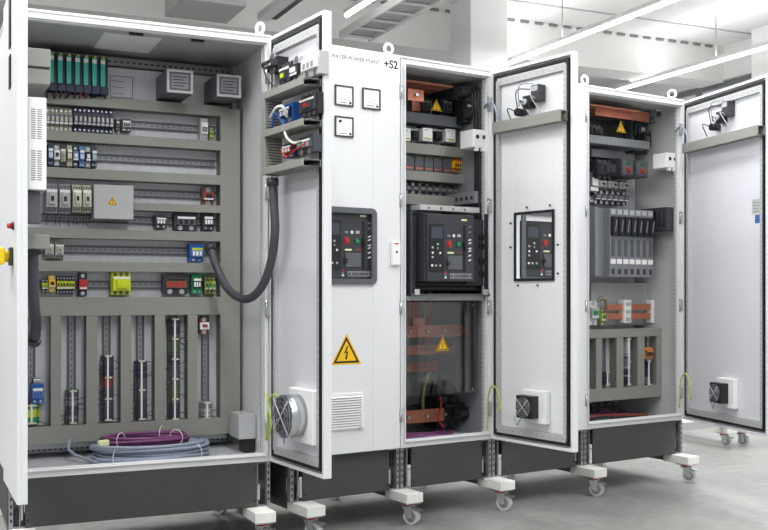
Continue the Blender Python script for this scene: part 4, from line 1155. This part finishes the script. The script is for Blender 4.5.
one('load_switch', 'switch', F5, (603, 159, 621, 178), .34, .17, 'black load switch left of two red and green switches', kind='contactor', body='black', nose='charcoal', acc='charcoal', lab='charcoal')
for px, lab in (((621, 159, 634, 176), 'black switch with red and green face, left of pair'), ((635, 161, 648, 177), 'black switch with red and green face, right of pair')):
    x0, x1, z0, z1 = F5.rect(*px, .15); w_, h_ = x1-x0, z1-z0
    t = thing('motor_switch', lab, 'switch', F5, (x0, .15, z0), 'red and green switches')
    MB().box(0, w_, 0, .18, 0, h_, 'charcoal', .003).build('housing', t)
    MB().box(w_*.12, w_*.88, -.003, 0, h_*.1, h_*.92, 'dgrey', .001).build('face_plate', t)
    MB().box(w_*.35, w_*.75, -.006, -.003, h_*.66, h_*.84, 'dgreen', .001).build('on_field', t)
    MB().box(w_*.3, w_*.8, -.005, -.003, h_*.2, h_*.5, 'brick', .001).cyl((w_*.55, -.005, h_*.38), (w_*.55, -.018, h_*.38), w_*.12, 'brick', 14).build('off_knob', t)
shelf(F5, (592, 150, 620, 158), .25, .35, 'dgrey', 'dark rail piece above the black load switch', 'mounting_rail', 'rail')
row('small_contactor', 'contactor', F5, (598, 179, 632, 190), 3, .34, .1, 'small grey contactor under the load switches, %s of three', 'small grey contactors', kind='contactor', body='mgrey', nose='lgrey', acc='charcoal')
row('feed_through_terminal', 'terminal block', F5, (596, 191, 630, 204), 6, .34, .08, 'dark grey terminal above the fuse strip, %s of six', 'dark terminals above the fuse strip', kind='mcb', body='charcoal', nose='dgrey', acc='mgrey')
row('miniature_breaker', 'circuit breaker', F5, (590, 160, 600, 204), 1, .34, .08, 'tall narrow black breaker at left edge of rightmost cabinet', None, kind='mcb', body='black', nose='dgrey', acc='paper')
one('current_transformer', 'transformer', F5, (640, 124, 655, 152), .38, .15, 'black transformer block right of the triangle in rightmost cabinet', kind='contactor', body='charcoal', nose='black', acc='dgrey', lab='dgrey')
one('relay_socket', 'relay', F5, (654, 106, 668, 122), .38, .2, 'grey block high in right corner of rightmost cabinet', kind='relay', body='dgrey', nose='mgrey', acc='charcoal')
one('current_transformer', 'transformer', F3, (466, 82, 484, 97), .42, .3, 'dark block in top right corner of open middle cabinet', kind='contactor', body='charcoal', nose='dgrey', acc='dgrey', lab='dgrey')
one('support_post', 'support', F3, (466, 122, 470, 190), .42, .12, 'slim upright dark post between side rail and white relay blocks', kind='mcb', body='dgrey', nose='dgrey', acc='dgrey', lab='dgrey')
# fuse switch strip
x0, x1, z0, z1 = F5.rect(600, 209, 654, 277, .14); n = 7
bx0 = x0+.0
t = thing('fuse_strip_base', 'grey base carrying seven fuse switches in the rightmost cabinet', 'fuse base', F5, (bx0, .2, z0))
MB().box(0, x1-x0, 0, .13, 0, z1-z0, 'mgrey', .003).build('body', t); MB().box(-.03, 0, -.05, .13, .0, z1-z0, 'mgrey', .002).build('end_plate', t)
sx0 = F5.pix(610.5, 240, .14)[0]; st = (x1-sx0)/n; hgt = z1-z0; t0 = None
for i in range(n):
    L = 'fuse switch with black lever and pale tag, %s of seven' % nth(i, n)
    if t0 is None:
        t0 = thing('fuse_switch', L, 'fuse switch', F5, (sx0, .2, z0), 'seven fuse switches'); w_ = st*.94
        MB().box(0, w_, -.055, 0, .0, hgt, 'mgrey', .002).build('body', t0)
        MB().box(w_*.08, w_*.92, -.08, -.055, hgt*.60, hgt*.88, 'black', .003).build('lever', t0)
        MB().poly([(w_*.3, -.081, hgt*.66), (w_*.45, -.081, hgt*.66), (w_*.7, -.081, hgt*.83), (w_*.55, -.081, hgt*.83)], (0, -.002, 0), 'mgrey').build('lever_mark', t0)
        MB().box(w_*.2, w_*.8, -.058, -.055, hgt*.3, hgt*.55, 'dgrey', .001).build('window', t0)
        MB().box(w_*.1, w_*.9, -.059, -.055, hgt*.19, hgt*.26, 'paper').build('label_tag', t0)
        MB().box(w_*.3, w_*.7, -.06, -.055, hgt*.04, hgt*.12, 'charcoal').build('terminal', t0)
        MB().box(w_*.15, w_*.85, -.06, -.055, hgt*.91, hgt*.98, 'lgrey').build('header', t0)
    else: clone(t0, F5, (sx0+st*i, .2, z0), L)
x0, x1, z0, z1 = F5.rect(655, 207, 676, 230, .06)
t = thing('side_rail', 'dark slotted duct on right wall beside the fuse switches', 'rail', F5, (W5-.1, .05, z0))
MB().box(0, .085, 0, .30, 0, z1-z0, 'charcoal').build('channel', t, bev=.002)
for k in range(8): MB().box(-.001, 0, .015+.035*k, .03+.035*k, .02, z1-z0-.02, 'black').build('slot', t)
one('small_contactor', 'contactor', F5, (591, 216, 600, 238), .34, .09, 'pale contactor left of the fuse switches', kind='contactor', body='cream', nose='paper', acc='black')
one('auxiliary_switch', 'switch', F5, (591, 246, 600, 276), .34, .09, 'black switch below pale contactor at left of fuse switches', kind='contactor', body='black', nose='black', acc='red')
x0, x1, z0, z1 = F5.rect(591, 283, 668, 325, .30)
single(MB().box(0, x1-x0, 0, .004, 0, z1-z0, 'lgrey'), 'partition_sheet', 'pale grey sheet behind the two lower copper bars', 'sheet', F5, (x0, .3, z0))
for i, px in enumerate(((606, 304, 662, 310), (606, 313, 661, 319))):
    x0, x1, z0, z1 = F5.rect(*px, .25)
    busbar(F5, x0, x1, .25, .258, z0, z1, '%s of two copper bars on white holders in rightmost cabinet' % ('upper', 'lower')[i], GR, 0)
for px, lab in ((628, 'left'), (656, 'right')):
    x0, x1, z0, z1 = F5.rect(px-3.5, 300, px+3.5, 323, .235); w_, h_ = x1-x0, z1-z0
    t = thing('busbar_support', '%s white holder gripping two copper bars' % lab, 'support', F5, (x0, .235, z0))
    MB().box(0, w_, 0, .06, 0, h_, 'paper', .004).build('body', t)
    for k in range(3): MB().box(w_*.2, w_*.8, -.006, 0, h_*(.1+.32*k), h_*(.25+.32*k), 'lgrey', .001).build('clip', t)
one('ground_terminal', 'terminal block', F5, (592, 301, 600, 325), .3, .06, 'white and green terminal left of copper bars', kind='mcb', body='paper', nose='lgrey', acc='green')
one('ground_terminal', 'terminal block', F5, (602, 308, 607, 326), .3, .05, 'olive terminal left of lower copper bars', kind='mcb', body='olive', nose='pe', acc='green')
for k, m in enumerate(('blue', 'warn', 'navy')):
    wires_group(F5, [pp(F5, 597+k, 302, .23), pp(F5, 600+k, 297+k, .22), pp(F5, 604+k, 299+k, .22), pp(F5, 605+k, 308, .24)], m, .003, '%s wire arching over terminals left of copper bars' % ('blue', 'yellow', 'navy')[k])
# duct ladder
yf, yb = .17, .235
GD = 'ducts of the frame in the rightmost cabinet'
x0 = .04; x1 = F5.pix(663, 350, yf)[0]
zt0, zt1 = F5.pix(630, 337, yf)[1], F5.pix(630, 329, yf)[1]; zb0, zb1 = F5.pix(630, 399, yf)[1], F5.pix(630, 387, yf)[1]
duct(F5, x0, x1, zt0, zt1, yf, yb, 'top duct of grey duct frame in rightmost cabinet', GD)
duct(F5, x0, x1, zb0, zb1, yf, yb, 'bottom duct of grey duct frame in rightmost cabinet', GD)
vx = [(596.5, 602), (617, 623.5), (638, 644.5), (657, 663)]
VV = []
for i, (a, b) in enumerate(vx):
    a = F5.pix(a, 360, yf)[0]; b = F5.pix(b, 360, yf)[0]; VV.append((a, b))
    duct(F5, a, min(b, x1), zb1+.002, zt0-.002, yf, yb, 'upright duct of grey duct frame in rightmost cabinet, %s of four' % nth(i, 4), GD)
single(MB().box(0, x1-.04, 0, .003, 0, zt1-zb0, 'zinc'), 'partition_sheet', 'metal sheet behind grey duct frame of rightmost cabinet', 'sheet', F5, (.04, yb+.001, zb0))
for i, (py0, cols, lab) in enumerate(((371, ['slate', 'dgrey'], 'short terminal strip in left gap of duct frame'), (338, ['slate', 'mgrey', 'lgrey'], 'tall pale marked terminal strip in middle gap of duct frame'), (360, ['mgrey', 'slate', 'navy'], 'terminal strip below orange plug in right gap of duct frame'))):
    c = (VV[i][1]+VV[i+1][0])/2
    rail(F5, c-.0185, c+.0185, zb1+.004, zt0-.004, yb-.001, 'upright rail in duct frame of rightmost cabinet, %s of three' % ('left', 'middle', 'right')[i], 'rails in the duct frame')
    strip(F5, c-.01, (vx[i][1]+vx[i+1][0])/2, py0, 385, lab, cols, yb-.012, 'terminal strips of the duct frame', w=.05, pitch=.009)
one('orange_connector', 'connector', F5, (646, 348, 655, 359), yb-.012, .06, 'orange plug in right gap of duct frame', kind='relay', body='orange', nose='brown', acc='black', lab='orange')
one('door_contact', 'switch', F5, (665, 381, 677, 393), .3, .12, 'small dark switch on right wall low in rightmost cabinet', kind='mcb', body='charcoal', nose='dgrey', acc='mgrey')
for k, (m, nm) in enumerate((('black', 'black'), ('brick', 'dark red'), ('black', 'second black'), ('purple', 'purple'), ('navy', 'navy'))):
    wires_group(F5, [(.05, .1+.05*k, .03+.012*k), (.2, .07+.05*k, .05), (.42, .12+.05*k, .028+.01*(k % 2)), (W5-.15, .1+.06*k, .024)], m, .009, '%s cable lying on floor of rightmost cabinet' % nm)
one('terminal_or_shade_box', 'terminal block', F5, (592, 404, 620, 416), .4, .1, 'dark housing on floor of rightmost cabinet', kind='contactor', body='black', nose='charcoal', acc='brick', lab='charcoal')

# ------------------------------------------------------------------ long ducts and contact blocks on the other open doors
def slopeduct(FD, pxa, pya0, pya1, pxb, pmid, p, label):
    z0 = FD.pix(pmid[0], pmid[2], -p)[1]; z1 = FD.pix(pmid[0], pmid[1], -p)[1]
    x0 = FD.pix(pxa, pmid[1], -p)[0]; x1 = FD.pix(pxb, pmid[1], -p)[0]
    return duct(FD, max(.02, x0), x1, z0, z1, -p, -.024, label, None)
slopeduct(FD3, 492, 0, 0, 560, (526, 116, 127), .075, 'grey cable duct across top of the open middle door')
slopeduct(FD5, 682, 0, 0, 757, (720, 134.5, 144), .075, 'grey cable duct across top of the rightmost open door')
def contacts(FD, px, py, label, s=1):
    x, z = FD.pix(px, py, -.05)
    t = thing('indicator_contacts', label, 'contact block', FD, (x, -.004, z))
    MB().box(.0, .045*s, -.05, 0, .02*s, .085*s, 'charcoal', .003).build('contact_block', t)
    MB().box(-.05*s, -.01*s, -.045, 0, .0, .05*s, 'black', .003).build('contact_block', t)
    MB().box(.005*s, .04*s, -.052, -.05, .06*s, .08*s, 'lgrey').build('label_tag', t)
    MB().cyl((-.075*s, 0, -.01*s), (-.075*s, -.055, -.01*s), .016*s, 'black', 14).build('lamp_socket', t)
    MB().cyl((-.03*s, -.045, .025*s), (-.03*s, -.06, .025*s), .012*s, 'lgrey', 12).build('lamp_socket', t)
    for a, b, m in (((-.07, .0), (-.0, .07), 'black'), ((-.06, .01), (.02, .09), 'cablegrey'), ((-.075, -.01), (-.1, -.05), 'black'), ((.03, .03), (.06, -.03), 'lgrey'), ((-.03, .02), (.0, -.04), 'black')):
        p0 = Vector((a[0]*s, -.055, a[1]*s)); p1 = Vector((b[0]*s, -.055, b[1]*s)); m_ = (p0+p1)/2+Vector((-.02, -.02, .035))*s
        wire(t, [p0, m_, p1], m, .003)
contacts(FD3, 531, 107, 'black contact blocks with wires above duct of open middle door', 1.3)
contacts(FD5, 722, 122, 'black contact blocks with wires above duct of rightmost open door', 1.35)
# ground straps at the hinges
def strap(pts, label):
    p0 = pts[0]; L = smooth([p-p0 for p in pts], 8)
    o = MB().tube(L, .0048, 'pe', 8).build('ground_strap', None, p0); tag(o, label, 'cable')
strap([cpt(266, 392, 4.72), cpt(268, 404, 4.7), cpt(271, 425, 4.68), cpt(268, 440, 4.72)], 'yellow-green ground cable at lower hinge of the right door')
strap([cpt(266, 440, 4.76), cpt(270, 400, 4.7), cpt(277, 396, 4.62), cpt(280, 410, 4.58), cpt(284, 432, 4.55)], 'yellow-green ground cable reaching toward large round fan')
strap([cpt(487, 430, 5.53), cpt(488, 400, 5.5), cpt(492, 386, 5.42), cpt(498, 392, 5.4), cpt(501, 412, 5.4)], 'yellow-green ground cable at lower hinge of open middle door')
strap([cpt(679, 408, 6.36), cpt(681, 380, 6.33), cpt(686, 374, 6.28), cpt(690, 384, 6.24), cpt(691, 400, 6.24)], 'yellow-green ground cable at lower hinge of rightmost door')
def dark(pts, label):
    p0 = pts[0]; o = MB().tube(smooth([p-p0 for p in pts], 8), .006, 'cablegrey', 8).build('door_cable', None, p0); tag(o, label, 'cable')
dark([cpt(484, 108, 5.58), cpt(488, 103, 5.5), cpt(494, 105, 5.42), cpt(498, 118, 5.4)], 'grey cable bridging upper hinge of open middle door')
dark([cpt(676, 131, 6.42), cpt(680, 127, 6.35), cpt(686, 132, 6.28), cpt(688, 148, 6.25)], 'grey cable bridging upper hinge of rightmost door')
# stickers on the rightmost door
for px, m, nm, lab in (((752, 199, 762, 214), 'lgrey', 'notice_sticker', 'pale printed sticker on rightmost door above the blue one'), ((755, 214.5, 763.5, 223), 'blue', 'blue_sticker', 'small blue sticker on the rightmost open door')):
    x0, x1, z0, z1 = FD5.rect(*px, -.004); w_, h_ = x1-x0, z1-z0
    mb = MB().box(0, w_, -.0006, 0, 0, h_, m)
    for k in range(4): mb.box(w_*.12, w_*(.8-.1*(k % 2)), -.0009, -.0006, h_*(.15+.2*k), h_*(.2+.2*k), 'mgrey' if m == 'lgrey' else 'lblue')
    single(mb, nm, lab, 'sticker', FD5, (x0, -.0032, z0))

# ------------------------------------------------------------------ gear of the left door
def lbox(x0, x1, p0, p1, z0, z1, m, name, label, cat, bev=.003, extra=None):
    mb = MB().box(0, x1-x0, 0, p1-p0, 0, z1-z0, m, bev)
    if extra: extra(mb, x1-x0, p1-p0, z1-z0)
    return single(mb, name, label, cat, FD1L, (x0, p0, z0))
def vents(mb, w, d, h):
    for blk in (.1, .55):
        for k in range(14):
            z = h*(blk+.024*k)
            mb.box(w, w+.0006, d*.18, d*.42, z, z+h*.012, 'mgrey'); mb.box(w, w+.0006, d*.5, d*.75, z, z+h*.012, 'mgrey')
lbox(.40, .53, .024, .092, 1.185, 1.535, 'paper', 'drive_housing', 'white ventilated box on inner side of left door', 'drive', extra=vents)
lbox(.05, .46, .024, .115, 1.60, 1.66, 'duct', 'wiring_duct', 'grey duct end high on inner side of left door', 'cable duct')
lbox(.42, .47, .024, .115, 1.665, 1.735, 'duct', 'wiring_duct', 'grey duct corner topmost on inner side of left door', 'cable duct')
lbox(.05, .44, .024, .115, .965, 1.02, 'duct', 'wiring_duct', 'grey duct end above the black hose at left door', 'cable duct')
lbox(.44, .5, .024, .075, 1.06, 1.18, 'dgrey', 'filter_choke', 'dark box below white ventilated box on left door', 'choke')
x = .28
t = thing('rotary_switch', 'yellow rotary switch handle on outer side of left door', 'switch', FD1L, (.40, -.019, .935))
MB().box(-.035, .035, -.012, 0, -.035, .035, 'charcoal', .003).build('base', t)
MB().cyl((0, -.012, 0), (0, -.035, 0), .022, 'yellow', 20).box(-.05, .05, -.06, -.03, -.033, .033, 'yellow', .008).build('handle', t)
t = thing('indicator_lamp', 'small red lamp above yellow switch of left door', 'lamp', FD1L, (.46, -.019, 1.05))
MB().cyl((0, 0, 0), (0, -.006, 0), .016, 'charcoal', 16).build('collar', t); MB().cyl((0, -.006, 0), (0, -.024, 0), .012, 'red', 16, r2=.009).build('lens', t)
for z, hgt, lab in ((1.6, .13, 'lower'), (1.76, .2, 'upper')):
    mb = MB().box(-.03, .03, -.004, 0, 0, hgt, 'black', .0015)
    single(mb, 'operator_window', 'dark %s slot high on outer side of left door' % lab, 'window', FD1L, (.32, -.0195, z))
# lettered ceiling fittings: dark duct boxes
def cbox(px, py, zc, sx, sy, sz, m, label, name='junction_box'):
    r = CF+CR*((px-CX)/FPX)+Vector((0, 0, -(py-HY)/FPX)); tt = (zc-CAM.z)/r.z; p = CAM+r*tt
    single(MB().box(-sx/2, sx/2, -sy/2, sy/2, 0, sz, m, .01), name, label, 'duct', Frame(p.x, p.y, zc, 0))
cbox(205, 12, 3.55, .55, .6, CZ-3.55, 'lgrey', 'pale square air duct under the ceiling above left cabinet', 'air_duct')

# ------------------------------------------------------------------ light and look
w = bpy.data.worlds.new('world'); S.world = w; w.use_nodes = True
bg = w.node_tree.nodes['Background']; bg.inputs[0].default_value = (.93, .96, 1, 1); bg.inputs[1].default_value = .7
S.view_settings.view_transform = 'Standard'; S.view_settings.look = 'None'
S.view_settings.gamma = 1; S.view_settings.use_curve_mapping = False
S.view_settings.exposure = -.43
